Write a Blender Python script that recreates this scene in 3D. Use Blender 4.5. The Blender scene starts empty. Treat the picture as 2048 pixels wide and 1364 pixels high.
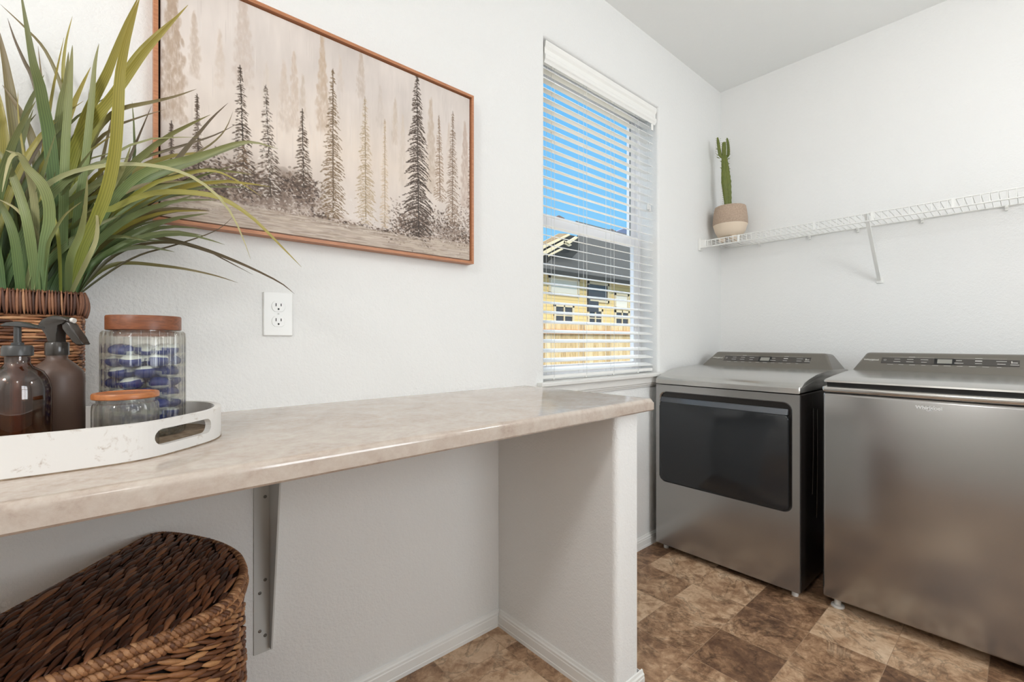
import bpy, bmesh, math, random
import numpy as np
from mathutils import Vector, Matrix
random.seed(7); RNG=np.random.default_rng(7)
SC=bpy.context.scene; COL=SC.collection
# ------------------------------------------------------------ camera maths
FPX=912.0; TH=math.radians(48.73); HC=1.10
CC,SS=math.cos(TH),math.sin(TH)
FWD=Vector((CC,SS,0)); RGT=Vector((SS,-CC,0)); UPV=Vector((0,0,1)); EYE=Vector((0,0,HC))
def at(px,py,d):
    u=(px-1024)/FPX; v=(682-py)/FPX
    return EYE+d*(FWD+u*RGT+v*UPV)
def ony(px,py,Y):
    u=(px-1024)/FPX; v=(682-py)/FPX
    d=FWD+u*RGT+v*UPV
    return EYE+d*(Y/d.y)
WY=1.368      # picture wall plane
WX=3.05       # shelf wall plane
CEIL=2.755
# ------------------------------------------------------------ object helpers
BASE={}
def finish(name,me,mat,parent,smooth):
    mats=mat if isinstance(mat,(list,tuple)) else [mat]
    for m in mats: me.materials.append(m)
    if smooth:
        for p in me.polygons: p.use_smooth=True
    o=bpy.data.objects.new(name,me); COL.objects.link(o)
    if parent is not None:
        b=BASE[parent.name]; me.transform(Matrix.Translation(-b)); o.parent=parent; BASE[o.name]=b
    else:
        n=len(me.vertices); co=np.empty(n*3,np.float32); me.vertices.foreach_get('co',co); co=co.reshape(-1,3)
        lo=co.min(0); hi=co.max(0); b=Vector((float(lo[0]+hi[0])/2,float(lo[1]+hi[1])/2,float(lo[2])))
        me.transform(Matrix.Translation(-b)); o.location=b; BASE[o.name]=b
    return o
def obj(name,bm,mat,parent=None,smooth=False,auto=None):
    bmesh.ops.recalc_face_normals(bm,faces=bm.faces)
    me=bpy.data.meshes.new(name); bm.to_mesh(me); bm.free()
    o=finish(name,me,mat,parent,smooth or auto is not None)
    if auto is not None: me.set_sharp_from_angle(angle=math.radians(auto))
    return o
def thing(name,label,cat,loc,group=None):
    o=bpy.data.objects.new(name,None); COL.objects.link(o); o.location=loc; o.empty_display_size=.05
    BASE[o.name]=Vector(loc); tag(o,label,cat,group); return o
def tag(o,label,cat,group=None):
    o['label']=label; o['category']=cat
    if group: o['group']=group
    return o
def struct(o): o['kind']='structure'; return o
def BM(): return bmesh.new()
def box(bm,x0,x1,y0,y1,z0,z1,r=0,seg=2,mi=0):
    c=[(x0,y0,z0),(x1,y0,z0),(x1,y1,z0),(x0,y1,z0),(x0,y0,z1),(x1,y0,z1),(x1,y1,z1),(x0,y1,z1)]
    vs=[bm.verts.new(p) for p in c]
    fs=[bm.faces.new([vs[i] for i in q]) for q in ((3,2,1,0),(4,5,6,7),(0,1,5,4),(1,2,6,5),(2,3,7,6),(3,0,4,7))]
    for f in fs: f.material_index=mi
    if r>0:
        es=list({e for f in fs for e in f.edges})
        bmesh.ops.bevel(bm,geom=es,offset=r,segments=seg,profile=.5,affect='EDGES')
def prism(bm,pts,vec,r=0,seg=2):
    a=[bm.verts.new(Vector(p)) for p in pts]; b=[bm.verts.new(Vector(p)+Vector(vec)) for p in pts]
    n=len(a); fs=[bm.faces.new(a[::-1]),bm.faces.new(b)]
    for i in range(n): fs.append(bm.faces.new([a[i],a[(i+1)%n],b[(i+1)%n],b[i]]))
    if r>0:
        es=list(set(fs[0].edges)|set(fs[1].edges))
        bmesh.ops.bevel(bm,geom=es,offset=r,segments=seg,profile=.5,affect='EDGES')
    return fs
def tube(bm,path,rad,n=8,cap=True):
    P=[Vector(p) for p in path]; m=len(P); R=rad if isinstance(rad,(list,tuple)) else [rad]*m
    t0=(P[1]-P[0]).normalized(); a=t0.orthogonal().normalized(); rings=[]
    for i in range(m):
        t=((P[min(i+1,m-1)]-P[max(i-1,0)])).normalized()
        a=(a-t*a.dot(t)).normalized(); b=t.cross(a)
        rings.append([bm.verts.new(P[i]+R[i]*(math.cos(2*math.pi*k/n)*a+math.sin(2*math.pi*k/n)*b)) for k in range(n)])
    for i in range(m-1):
        for k in range(n): bm.faces.new([rings[i][k],rings[i][(k+1)%n],rings[i+1][(k+1)%n],rings[i+1][k]])
    if cap: bm.faces.new(rings[0][::-1]); bm.faces.new(rings[-1])
def lathe(bm,prof,cx,cy,n=48,mod=None,cap0=True,cap1=True):
    rings=[]
    for r,z in prof:
        rings.append([bm.verts.new((cx+r*(mod(2*math.pi*k/n,z) if mod else 1)*math.cos(2*math.pi*k/n),cy+r*(mod(2*math.pi*k/n,z) if mod else 1)*math.sin(2*math.pi*k/n),z)) for k in range(n)])
    for i in range(len(rings)-1):
        for k in range(n): bm.faces.new([rings[i][k],rings[i][(k+1)%n],rings[i+1][(k+1)%n],rings[i+1][k]])
    if cap0: bm.faces.new(rings[0][::-1])
    if cap1: bm.faces.new(rings[-1])
def catmull(P,n):
    P=[Vector(p) for p in P]; out=[]; m=len(P)
    for i in range(n+1):
        t=i/n*(m-1); k=min(int(t),m-2); f=t-k
        p0=P[max(k-1,0)];p1=P[k];p2=P[k+1];p3=P[min(k+2,m-1)]
        out.append(.5*((2*p1)+(p2-p0)*f+(2*p0-5*p1+4*p2-p3)*f*f+(3*p1-p0-3*p2+p3)*f**3))
    return out
# ------------------------------------------------------------ materials
def srgb(r,g,b):
    f=lambda c:(c/12.92 if c<=.04045 else ((c+.055)/1.055)**2.4)
    return (f(r/255),f(g/255),f(b/255),1)
class NT:
    def __init__(s,name):
        s.m=bpy.data.materials.new(name); s.m.use_nodes=True; s.t=s.m.node_tree; s.p=s.t.nodes['Principled BSDF']; s.out=s.t.nodes['Material Output']
    def n(s,t,**k):
        x=s.t.nodes.new(t)
        for a,b in k.items():
            if a in x.inputs: x.inputs[a].default_value=b
            else: setattr(x,a,b)
        return x
    def l(s,a,b): s.t.links.new(a,b)
def simple(name,col,rough=.5,metal=0,spec=.5,coat=0,**k):
    q=NT(name); q.p.inputs['Base Color'].default_value=col; q.p.inputs['Roughness'].default_value=rough
    q.p.inputs['Metallic'].default_value=metal; q.p.inputs['Specular IOR Level'].default_value=spec; q.p.inputs['Coat Weight'].default_value=coat
    for a,b in k.items(): q.p.inputs[a].default_value=b
    return q.m
def noise(q,scale,detail=4,rough=.6,vec=None,dist=0):
    x=q.n('ShaderNodeTexNoise'); x.inputs['Scale'].default_value=scale; x.inputs['Detail'].default_value=detail; x.inputs['Roughness'].default_value=rough; x.inputs['Distortion'].default_value=dist
    if vec: q.l(vec,x.inputs['Vector'])
    return x
def ramp(q,src,stops):
    r=q.n('ShaderNodeValToRGB'); e=r.color_ramp.elements
    while len(e)<len(stops): e.new(.5)
    for i,(p,c) in enumerate(stops): e[i].position=p; e[i].color=c
    q.l(src,r.inputs['Fac']); return r
def bump(q,src,strength,dist=.002):
    b=q.n('ShaderNodeBump'); b.inputs['Strength'].default_value=strength; b.inputs['Distance'].default_value=dist
    q.l(src,b.inputs['Height']); q.l(b.outputs['Normal'],q.p.inputs['Normal']); return b
def wpos(q): return q.n('ShaderNodeNewGeometry').outputs['Position']

def wall_mat(name,col,strength=.35):
    q=NT(name); q.p.inputs['Base Color'].default_value=col; q.p.inputs['Roughness'].default_value=.75; q.p.inputs['Specular IOR Level'].default_value=.25
    a=noise(q,170,2,.5,wpos(q)); b=noise(q,55,2,.5,wpos(q))
    m=q.n('ShaderNodeMath',operation='ADD'); q.l(a.outputs['Fac'],m.inputs[0]); q.l(b.outputs['Fac'],m.inputs[1])
    bump(q,m.outputs[0],strength,.0022); return q.m
M={}
M['wall']=wall_mat('painted_wall',srgb(237,237,235),.6)
M['ceil']=wall_mat('painted_ceiling',srgb(242,243,241),.3)
M['trim']=simple('white_trim',srgb(236,235,231),.35)
M['vinyl']=simple('white_vinyl',srgb(240,240,243),.35)
M['blind']=simple('blind_white',srgb(244,243,239),.4)
M['cord']=simple('cord_white',srgb(222,222,220),.8)
def floor_mat():
    q=NT('vinyl_tile_floor'); P=wpos(q)
    mp=q.n('ShaderNodeMapping'); mp.inputs['Location'].default_value=(-1.748/.2295,-.784/.2295,0); mp.inputs['Scale'].default_value=(1/.2295,1/.2295,0)
    q.l(P,mp.inputs['Vector'])
    fl=q.n('ShaderNodeVectorMath',operation='FLOOR'); q.l(mp.outputs[0],fl.inputs[0])
    wn=q.n('ShaderNodeTexWhiteNoise',noise_dimensions='3D'); q.l(fl.outputs[0],wn.inputs['Vector'])
    # per tile offset of the slate pattern
    sc=q.n('ShaderNodeVectorMath',operation='SCALE'); sc.inputs['Scale'].default_value=9.0; q.l(wn.outputs['Color'],sc.inputs[0])
    ad=q.n('ShaderNodeVectorMath',operation='ADD'); q.l(P,ad.inputs[0]); q.l(sc.outputs[0],ad.inputs[1])
    n1=noise(q,5.2,10,.68,ad.outputs[0],.9); n2=noise(q,28,8,.72,ad.outputs[0],.5)
    mx=q.n('ShaderNodeMix',data_type='FLOAT'); mx.inputs[0].default_value=.42; q.l(n1.outputs['Fac'],mx.inputs[2]); q.l(n2.outputs['Fac'],mx.inputs[3])
    t=q.n('ShaderNodeMath',operation='MULTIPLY_ADD'); q.l(wn.outputs['Value'],t.inputs[0]); t.inputs[1].default_value=.20; t.inputs[2].default_value=-.08
    s=q.n('ShaderNodeMath',operation='ADD'); q.l(mx.outputs[0],s.inputs[0]); q.l(t.outputs[0],s.inputs[1])
    r=ramp(q,s.outputs[0],[(.32,srgb(92,66,50)),(.41,srgb(120,90,68)),(.47,srgb(150,116,88)),(.53,srgb(178,143,112)),(.60,srgb(208,176,144)),(.72,srgb(226,200,170))])
    # joints
    fr=q.n('ShaderNodeVectorMath',operation='FRACTION'); q.l(mp.outputs[0],fr.inputs[0])
    sx=q.n('ShaderNodeSeparateXYZ'); q.l(fr.outputs[0],sx.inputs[0])
    def edge(o):
        a=q.n('ShaderNodeMath',operation='SUBTRACT'); q.l(o,a.inputs[0]); a.inputs[1].default_value=.5
        b=q.n('ShaderNodeMath',operation='ABSOLUTE'); q.l(a.outputs[0],b.inputs[0]); return b.outputs[0]
    mxx=q.n('ShaderNodeMath',operation='MAXIMUM'); q.l(edge(sx.outputs[0]),mxx.inputs[0]); q.l(edge(sx.outputs[1]),mxx.inputs[1])
    g=q.n('ShaderNodeMath',operation='GREATER_THAN'); q.l(mxx.outputs[0],g.inputs[0]); g.inputs[1].default_value=.4962
    mc=q.n('ShaderNodeMix',data_type='RGBA'); q.l(g.outputs[0],mc.inputs[0]); n3=noise(q,4.0,6,.6,ad.outputs[0],.7)
    c1=q.n('ShaderNodeMath',operation='SUBTRACT'); q.l(n3.outputs['Fac'],c1.inputs[0]); c1.inputs[1].default_value=.5
    c2=q.n('ShaderNodeMath',operation='ABSOLUTE'); q.l(c1.outputs[0],c2.inputs[0])
    c3=q.n('ShaderNodeMapRange'); c3.inputs[1].default_value=0; c3.inputs[2].default_value=.022; c3.inputs[3].default_value=.62; c3.inputs[4].default_value=1; q.l(c2.outputs[0],c3.inputs[0])
    hv=q.n('ShaderNodeHueSaturation'); q.l(c3.outputs[0],hv.inputs['Value']); q.l(r.outputs[0],hv.inputs['Color'])
    q.l(hv.outputs[0],mc.inputs[6]); mc.inputs[7].default_value=srgb(166,138,112)
    q.l(mc.outputs[2],q.p.inputs['Base Color']); q.p.inputs['Roughness'].default_value=.42; q.p.inputs['Specular IOR Level'].default_value=.4
    bump(q,s.outputs[0],.25,.0015); return q.m
M['floor']=floor_mat()
def laminate():
    q=NT('stone_laminate'); P=wpos(q)
    n1=noise(q,9,8,.65,P,.8); n2=noise(q,60,6,.7,P)
    mx=q.n('ShaderNodeMix',data_type='FLOAT'); mx.inputs[0].default_value=.4; q.l(n1.outputs['Fac'],mx.inputs[2]); q.l(n2.outputs['Fac'],mx.inputs[3])
    r=ramp(q,mx.outputs[0],[(.3,srgb(162,144,130)),(.43,srgb(188,172,159)),(.56,srgb(200,188,176)),(.75,srgb(214,204,194))])
    q.l(r.outputs[0],q.p.inputs['Base Color']); q.p.inputs['Roughness'].default_value=.12; q.p.inputs['Specular IOR Level'].default_value=1.0
    bump(q,n2.outputs['Fac'],.03,.0005); return q.m
M['laminate']=laminate()
def steel(name,col,rough,metal=.85):
    q=NT(name); q.p.inputs['Base Color'].default_value=col; q.p.inputs['Metallic'].default_value=metal; q.p.inputs['Roughness'].default_value=rough
    n=noise(q,700,2,.5,wpos(q)); r=q.n('ShaderNodeMapRange'); r.inputs[3].default_value=rough-.03; r.inputs[4].default_value=rough+.03; q.l(n.outputs['Fac'],r.inputs[0]); q.l(r.outputs[0],q.p.inputs['Roughness'])
    return q.m
M['chrome_shadow']=steel('dark_steel_paint',srgb(164,162,160),.22)
M['lid_steel']=steel('lid_steel_paint',srgb(196,194,190),.2)
M['console']=steel('console_grey',srgb(132,127,120),.33)
M['side']=simple('dark_side_gap_shade',srgb(34,30,28),.25,.2)  # near-black side colour takes in the shade of the narrow gap
M['door_glass']=simple('dryer_door_glass',srgb(34,37,40),.1,0,.5)
M['door_lip']=simple('dryer_door_lip',srgb(96,99,104),.3,.6)
M['black']=simple('black_gap',srgb(14,14,16),.35)
M['ctrl']=simple('control_strip',srgb(74,70,66),.25)
M['disp']=simple('display_window',srgb(150,148,140),.25)
M['mark']=simple('pale_print',srgb(214,211,204),.5)
M['chromelogo']=simple('chrome_lettering',srgb(240,241,243),.25,.15)
M['foot']=simple('white_plastic',srgb(226,224,220),.5)
M['wire']=simple('white_coated_wire',srgb(236,236,232),.4)
M['bracket']=simple('painted_steel_bracket',srgb(205,205,201),.55)
M['screw']=simple('screw_grey',srgb(120,118,114),.4,.6)
M['plate']=simple('outlet_white',srgb(238,238,235),.3)
M['slot']=simple('slot_black',srgb(20,18,18),.6)
def wood(name,c1,c2,scale=(1,1,1),rough=.4):
    q=NT(name); mp=q.n('ShaderNodeMapping'); mp.inputs['Scale'].default_value=scale; q.l(wpos(q),mp.inputs[0])
    n=noise(q,8,6,.6,mp.outputs[0],.4); r=ramp(q,n.outputs['Fac'],[(.3,c1),(.7,c2)])
    q.l(r.outputs[0],q.p.inputs['Base Color']); q.p.inputs['Roughness'].default_value=rough; return q.m
M['frame_wood']=wood('cherry_frame_wood',srgb(168,108,72),srgb(198,138,98),(3,30,30))
M['acacia']=wood('acacia_lid_wood',srgb(104,56,32),srgb(150,90,56),(3,14,30),.38)
M['acacia2']=wood('acacia_light_lid_wood',srgb(150,84,46),srgb(196,126,70),(3,14,30),.35)
M['float_black']=simple('frame_inner_black',srgb(34,24,20),.7)
def leafmat(name,c0,c1,c2):
    q=NT(name); at_=q.n('ShaderNodeAttribute'); at_.attribute_name='leaf_uv'
    sx=q.n('ShaderNodeSeparateXYZ'); q.l(at_.outputs['Vector'],sx.inputs[0])
    r=ramp(q,sx.outputs[1],[(0,c0),(.45,c1),(1,c2)])
    w=q.n('ShaderNodeMath',operation='SINE'); m=q.n('ShaderNodeMath',operation='MULTIPLY'); m.inputs[1].default_value=34; q.l(sx.outputs[0],m.inputs[0]); q.l(m.outputs[0],w.inputs[0])
    k=q.n('ShaderNodeMapRange'); k.inputs[1].default_value=-1; k.inputs[2].default_value=1; k.inputs[3].default_value=.78; k.inputs[4].default_value=1.12; q.l(w.outputs[0],k.inputs[0])
    v=q.n('ShaderNodeHueSaturation'); q.l(k.outputs[0],v.inputs['Value']); q.l(r.outputs[0],v.inputs['Color'])
    q.l(v.outputs[0],q.p.inputs['Base Color']); q.p.inputs['Roughness'].default_value=.45
    q.p.inputs['Subsurface Weight'].default_value=0
    return q.m
LEAF=[leafmat('leaf_deep_green',srgb(84,120,78),srgb(98,120,70),srgb(116,116,72)),
      leafmat('leaf_mid_green',srgb(102,138,94),srgb(124,138,84),srgb(136,130,82)),
      leafmat('leaf_olive',srgb(98,112,58),srgb(122,116,64),srgb(122,104,72)),
      leafmat('leaf_bright',srgb(118,140,60),srgb(146,142,58),srgb(154,138,62)),
      leafmat('leaf_pale',srgb(134,150,102),srgb(158,158,112),srgb(172,164,118)),
      leafmat('leaf_dark_olive',srgb(84,92,58),srgb(98,88,58),srgb(98,80,60))]
def strandmat(name,stops,rough=.55):
    q=NT(name); g=q.n('ShaderNodeNewGeometry'); r=ramp(q,g.outputs['Random Per Island'],stops)
    n=noise(q,90,4,.7,g.outputs['Position']); k=q.n('ShaderNodeMapRange'); k.inputs[3].default_value=.6; k.inputs[4].default_value=1.35; q.l(n.outputs['Fac'],k.inputs[0])
    v=q.n('ShaderNodeHueSaturation'); q.l(k.outputs[0],v.inputs['Value']); q.l(r.outputs[0],v.inputs['Color'])
    q.l(v.outputs[0],q.p.inputs['Base Color']); q.p.inputs['Roughness'].default_value=rough; return q.m
M['weave_lid']=strandmat('seagrass_lid',[(0,srgb(54,28,16)),(.4,srgb(84,48,28)),(.75,srgb(112,68,42)),(1,srgb(146,98,66))],.4)
M['weave_body']=strandmat('seagrass_body',[(0,srgb(80,46,26)),(.35,srgb(116,72,42)),(.7,srgb(146,98,60)),(1,srgb(186,138,92))])
M['weave_rim']=strandmat('seagrass_rim',[(0,srgb(90,54,32)),(.4,srgb(128,86,54)),(.8,srgb(160,114,76)),(1,srgb(188,144,104))])
M['weave_dark']=simple('weave_core',srgb(34,20,12),.8)
M['wick_body']=strandmat('wicker_planter_body',[(0,srgb(70,40,26)),(.35,srgb(120,74,46)),(.7,srgb(168,114,76)),(1,srgb(204,156,114))])
M['wick_rim']=strandmat('wicker_planter_rim',[(0,srgb(62,38,30)),(.4,srgb(104,66,48)),(.8,srgb(146,98,70)),(1,srgb(186,138,102))])
def traymat():
    q=NT('whitewashed_wood'); P=wpos(q)
    n=noise(q,26,7,.75,P,.5); r=ramp(q,n.outputs['Fac'],[(.30,srgb(140,116,98)),(.36,srgb(208,199,190)),(.43,srgb(234,231,227))])
    q.l(r.outputs[0],q.p.inputs['Base Color']); q.p.inputs['Roughness'].default_value=.6
    bump(q,n.outputs['Fac'],.15,.001); return q.m
M['tray']=traymat()
M['traywear']=wood('tray_edge_wear',srgb(112,92,72),srgb(170,150,126),(10,10,40),.7)
def clear_glass(name,col,tr=.5,gl=.05):
    q=NT(name); q.t.nodes.remove(q.p)
    g=q.n('ShaderNodeBsdfGlass'); g.inputs['Color'].default_value=col; g.inputs['IOR'].default_value=1.45; g.inputs['Roughness'].default_value=0
    t=q.n('ShaderNodeBsdfTransparent'); t.inputs['Color'].default_value=col
    mx=q.n('ShaderNodeMixShader'); mx.inputs[0].default_value=tr; q.l(g.outputs[0],mx.inputs[1]); q.l(t.outputs[0],mx.inputs[2])
    lw=q.n('ShaderNodeLayerWeight'); pw=q.n('ShaderNodeMath',operation='POWER'); q.l(lw.outputs['Facing'],pw.inputs[0]); pw.inputs[1].default_value=4
    ma=q.n('ShaderNodeMath',operation='MULTIPLY_ADD'); q.l(pw.outputs[0],ma.inputs[0]); ma.inputs[1].default_value=.3; ma.inputs[2].default_value=gl
    gs=q.n('ShaderNodeBsdfGlossy'); gs.inputs['Roughness'].default_value=.02
    m2=q.n('ShaderNodeMixShader'); q.l(ma.outputs[0],m2.inputs[0]); q.l(mx.outputs[0],m2.inputs[1]); q.l(gs.outputs[0],m2.inputs[2]); q.l(m2.outputs[0],q.out.inputs[0]); return q.m
M['jar_glass']=clear_glass('fluted_jar_glass',(.985,.98,.955,1),.68)
M['amber']=clear_glass('smoky_amber_glass',(.56,.43,.35,1),.55,.09)
def pane():
    q=NT('window_pane_glass'); q.t.nodes.remove(q.p)
    t=q.n('ShaderNodeBsdfTransparent'); g=q.n('ShaderNodeBsdfGlossy'); g.inputs['Roughness'].default_value=.02
    mx=q.n('ShaderNodeMixShader'); mx.inputs[0].default_value=.03; q.l(t.outputs[0],mx.inputs[1]); q.l(g.outputs[0],mx.inputs[2]); q.l(mx.outputs[0],q.out.inputs[0]); return q.m
M['pane']=pane()
M['frosted']=simple('frosted_brown_glass',srgb(92,72,62),.42,0,.5)
M['soap']=simple('amber_soap',srgb(84,58,44),.3)
M['pump']=simple('dark_grey_plastic',srgb(66,66,66),.3)
M['pump2']=simple('black_glossy_plastic',srgb(58,54,50),.18,0,.6)
M['straw']=simple('orange_straw',srgb(226,140,70),.4)
M['pod_blue']=simple('pod_blue_gel',srgb(28,50,126),.12,0,.6)
M['pod_white']=simple('pod_white_gel',srgb(224,232,230),.2)
def stoneware(name,c1,c2):
    q=NT(name); n=noise(q,140,4,.7,wpos(q)); r=ramp(q,n.outputs['Fac'],[(.35,c1),(.65,c2)]); q.l(r.outputs[0],q.p.inputs['Base Color']); q.p.inputs['Roughness'].default_value=.8; return q.m
M['pot']=stoneware('taupe_stoneware',srgb(168,146,128),srgb(190,168,148))
M['potbase']=simple('cream_stoneware',srgb(226,208,186),.7)
M['cactus']=wood('cactus_green',srgb(84,96,34),srgb(112,120,50),(20,20,6),.5)
M['spine']=simple('cactus_spine',srgb(150,132,92),.6)
M['soil']=simple('dark_soil',srgb(40,30,24),.9)
# ------------------------------------------------------------ room shell
def wall_with_hole():
    bm=BM(); X0,X1,Z0,Z1=-1.8,WX,0,CEIL; hx0,hx1,hz0,hz1=1.388,2.289,.908,2.40; T=.16
    def ring(y,a,b,c,d): return [bm.verts.new(p) for p in ((a,y,c),(b,y,c),(b,y,d),(a,y,d))]
    o=ring(WY,X0,X1,Z0,Z1); i=ring(WY,hx0,hx1,hz0,hz1); o2=ring(WY+T,X0,X1+.1,Z0-.4,Z1+.1); i2=ring(WY+T,hx0,hx1,hz0,hz1)
    for k in range(4):
        j=(k+1)%4
        bm.faces.new([o[k],o[j],i[j],i[k]]); bm.faces.new([i[k],i[j],i2[j],i2[k]]); bm.faces.new([i2[k],i2[j],o2[j],o2[k]]); bm.faces.new([o2[k],o2[j],o[j],o[k]])
    bm.edges.ensure_lookup_table()
    es=[e for e in bm.edges if {e.verts[0],e.verts[1]} in ({i[1],i[2]},{i[2],i[3]},{i[3],i[0]})]
    bmesh.ops.bevel(bm,geom=es,offset=.018,segments=5,profile=.5,affect='EDGES')
    return struct(obj('wall_left',bm,M['wall'],auto=40))
wall_with_hole()
def slab(name,mat,*b):
    bm=BM(); box(bm,*b); return struct(obj(name,bm,mat))
slab('wall_right',M['wall'],WX,WX+.12,-1.5,WY+.16,0,CEIL)
bm=BM(); bx0,bx1,bz0,bz1=.75,1.95,.95,2.15
for q in ((-1.92,bx0,0,CEIL),(bx1,WX+.12,0,CEIL),(bx0,bx1,0,bz0),(bx0,bx1,bz1,CEIL)): box(bm,q[0],q[1],-1.62,-1.5,q[2],q[3])
struct(obj('wall_back',bm,M['wall']))
bm=BM()
for q in ((bx0,bx0+.05,bz0,bz1),(bx1-.05,bx1,bz0,bz1),(bx0,bx1,bz0,bz0+.05),(bx0,bx1,bz1-.05,bz1),(bx0,bx1,1.53,1.57),(1.33,1.37,bz0,bz1)): box(bm,q[0],q[1],-1.6,-1.55,q[2],q[3])
struct(obj('window_2',bm,M['trim']))
bm=BM(); box(bm,-2.4,4.2,-5.0,-1.62,2.42,2.56); struct(obj('sun_block_slab',bm,M['trim']))  # unseen porch slab, added to keep sun out of the rear window
slab('wall_front',M['wall'],-1.92,-1.8,-1.5,WY+.16,0,CEIL)
slab('floor',M['floor'],-1.92,WX+.12,-1.62,WY+.16,-.1,0)
slab('ceiling',M['ceil'],-1.92,WX+.12,-1.62,WY+.16,CEIL,CEIL+.1)
# pony wall under the worktop
def pony():
    bm=BM(); x0,x1,y0,y1=1.131,1.250,.815,WY; r=.02; pts=[]
    for cx,cy,a0 in ((x0+r,y0+r,180),(x1-r,y0+r,270)):
        for k in range(7):
            a=math.radians(a0+15*k); pts.append((cx+r*math.cos(a),cy+r*math.sin(a),0))
    pts+=[(x1,y1,0),(x0,y1,0)]
    prism(bm,pts,(0,0,.88)); return struct(obj('wall_pony',bm,M['wall'],auto=50))
pony()
BP=[(0,0),(.0125,0),(.0125,.012),(.011,.014),(.011,.040),(.0095,.043),(.0095,.050),(.006,.054),(.004,.061),(0,.062)]
def baseboard(name,p,q,n):   # along p->q, profile grows along n
    bm=BM(); p=Vector(p);q=Vector(q);n=Vector(n)
    prism(bm,[p+n*a+Vector((0,0,b)) for a,b in BP],q-p); return struct(obj(name,bm,M['trim']))
baseboard('baseboard_left',(-1.8,WY,0),(1.131,WY,0),(0,-1,0))
baseboard('baseboard_left',(1.25,WY,0),(WX,WY,0),(0,-1,0))
baseboard('baseboard_pony',(1.131,.815,0),(1.131,WY-.012,0),(-1,0,0))
baseboard('baseboard_pony',(1.25,.815,0),(1.25,WY-.012,0),(1,0,0))
baseboard('baseboard_pony',(1.119,.815,0),(1.262,.815,0),(0,-1,0))
baseboard('baseboard_right',(WX,-1.5,0),(WX,WY-.012,0),(-1,0,0))
# window: frame, sashes, panes, sill and apron
bm=BM()
FY0,FY1=1.487,1.535
def fr(bm,x0,x1,z0,z1,w,y0,y1,wb=None,wt=None):
    wb=wb or w; wt=wt or w
    box(bm,x0,x0+w,y0,y1,z0,z1); box(bm,x1-w,x1,y0,y1,z0,z1); box(bm,x0+w,x1-w,y0,y1,z0,z0+wb); box(bm,x0+w,x1-w,y0,y1,z1-wt,z1)
fr(bm,1.388,2.289,.915,2.40,.03,FY0,FY1)
w1=struct(obj('window_1',bm,M['vinyl']))
def sub(name,bm,mat,par,**k):
    return obj(name,bm,mat,par,**k)
bm=BM(); fr(bm,1.418,2.259,1.640,2.37,.045,1.508,1.528,.045,.03); sub('upper_sash',bm,M['vinyl'],w1)
bm=BM(); fr(bm,1.418,2.259,.945,1.686,.05,1.478,1.502,.042,.052); lo=sub('lower_sash',bm,M['vinyl'],w1)
bm=BM(); box(bm,1.46,2.216,1.516,1.520,1.68,2.345); sub('upper_pane',bm,M['pane'],w1)
bm=BM(); box(bm,1.465,2.212,1.488,1.492,.985,1.636); sub('lower_pane',bm,M['pane'],w1)
bm=BM(); box(bm,1.462,1.468,1.5025,1.5085,1.686,2.34); box(bm,2.2115,2.2175,1.5025,1.5085,1.686,2.34); sub('pane_gasket',bm,M['screw'],w1)
bm=BM(); box(bm,1.34,2.36,1.336,WY,.908,.925,.003); box(bm,1.388,2.289,WY-.002,1.49,.908,.925); struct(obj('window_sill',bm,M['trim']))
bm=BM(); prism(bm,[(1.36,WY,.855),(1.36,WY-.006,.855),(1.36,WY-.008,.862),(1.36,WY-.012,.866),(1.36,WY-.013,.872),(1.36,WY-.017,.876),(1.36,WY-.017,.908),(1.36,WY,.908)],(.98,0,0)); struct(obj('trim_1',bm,M['trim']))
# ------------------------------------------------------------ window blind
bl=thing('window_blind','white slatted venetian blind hanging in the window recess','blind',(1.838,1.42,.93))
bm=BM(); prism(bm,[(1.40,y,z) for y,z in ((1.381,2.312),(1.376,2.318),(1.376,2.332),(1.383,2.342),(1.383,2.362),(1.376,2.372),(1.374,2.392),(1.386,2.395),(1.386,2.302))],(.878,0,0)); obj('valance',bm,M['blind'],bl)
bm=BM(); box(bm,1.402,2.274,1.392,1.45,2.345,2.392); obj('headrail',bm,M['blind'],bl)
bm=BM(); TL=math.radians(17); zs=[]
z=.9722
while z<2.335: zs.append(z); z+=.04262
for z in zs:
    pr=[]
    for k in range(7):
        s=-.025+.05*k/6; c=.0016*(1-(s/.025)**2)
        pr.append((s,c))
    pts=[(s,c+.0013) for s,c in pr]+[(s,c-.0013) for s,c in pr[::-1]]
    prism(bm,[(1.405,1.42+s*math.cos(TL)-c*math.sin(TL),z+s*math.sin(TL)+c*math.cos(TL)) for s,c in pts],(.868,0,0))
obj('slats',bm,M['blind'],bl)
bm=BM(); box(bm,1.405,2.273,1.397,1.443,.934,.950,.003); obj('bottom_rail',bm,M['blind'],bl)
for x in (1.474,1.697,1.912,2.13):
    bm=BM()
    for y,zo in ((1.3945,0),(1.4455,0)):
        tube(bm,[(x,y,.94),(x,y,2.34)],.0009,5)
    tube(bm,[(x+.006,1.42,.945),(x+.006,1.42,2.34)],.0008,5)
    obj('ladder_cord',bm,M['cord'],bl)
for x in (1.474,1.697,1.912,2.13):
    bm=BM(); lathe(bm,[(.006,.929),(.007,.934),(.005,.9345)],x,1.40,12); obj('cord_button',bm,M['blind'],bl)
for x,zt in ((2.205,1.852),(2.222,1.846)):
    bm=BM(); tube(bm,[(x,1.386,zt),(x,1.386,2.31)],.0009,5); tube(bm,[(x,1.386,zt+.002),(x,1.386,zt-.012),(x,1.386,zt-.034)],[.0035,.007,.0085],10); obj('pull_cord',bm,M['cord'],bl)
bm=BM(); box(bm,2.242,2.262,1.386,1.392,2.268,2.302,.002); obj('valance_clip',bm,M['blind'],bl)
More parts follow.
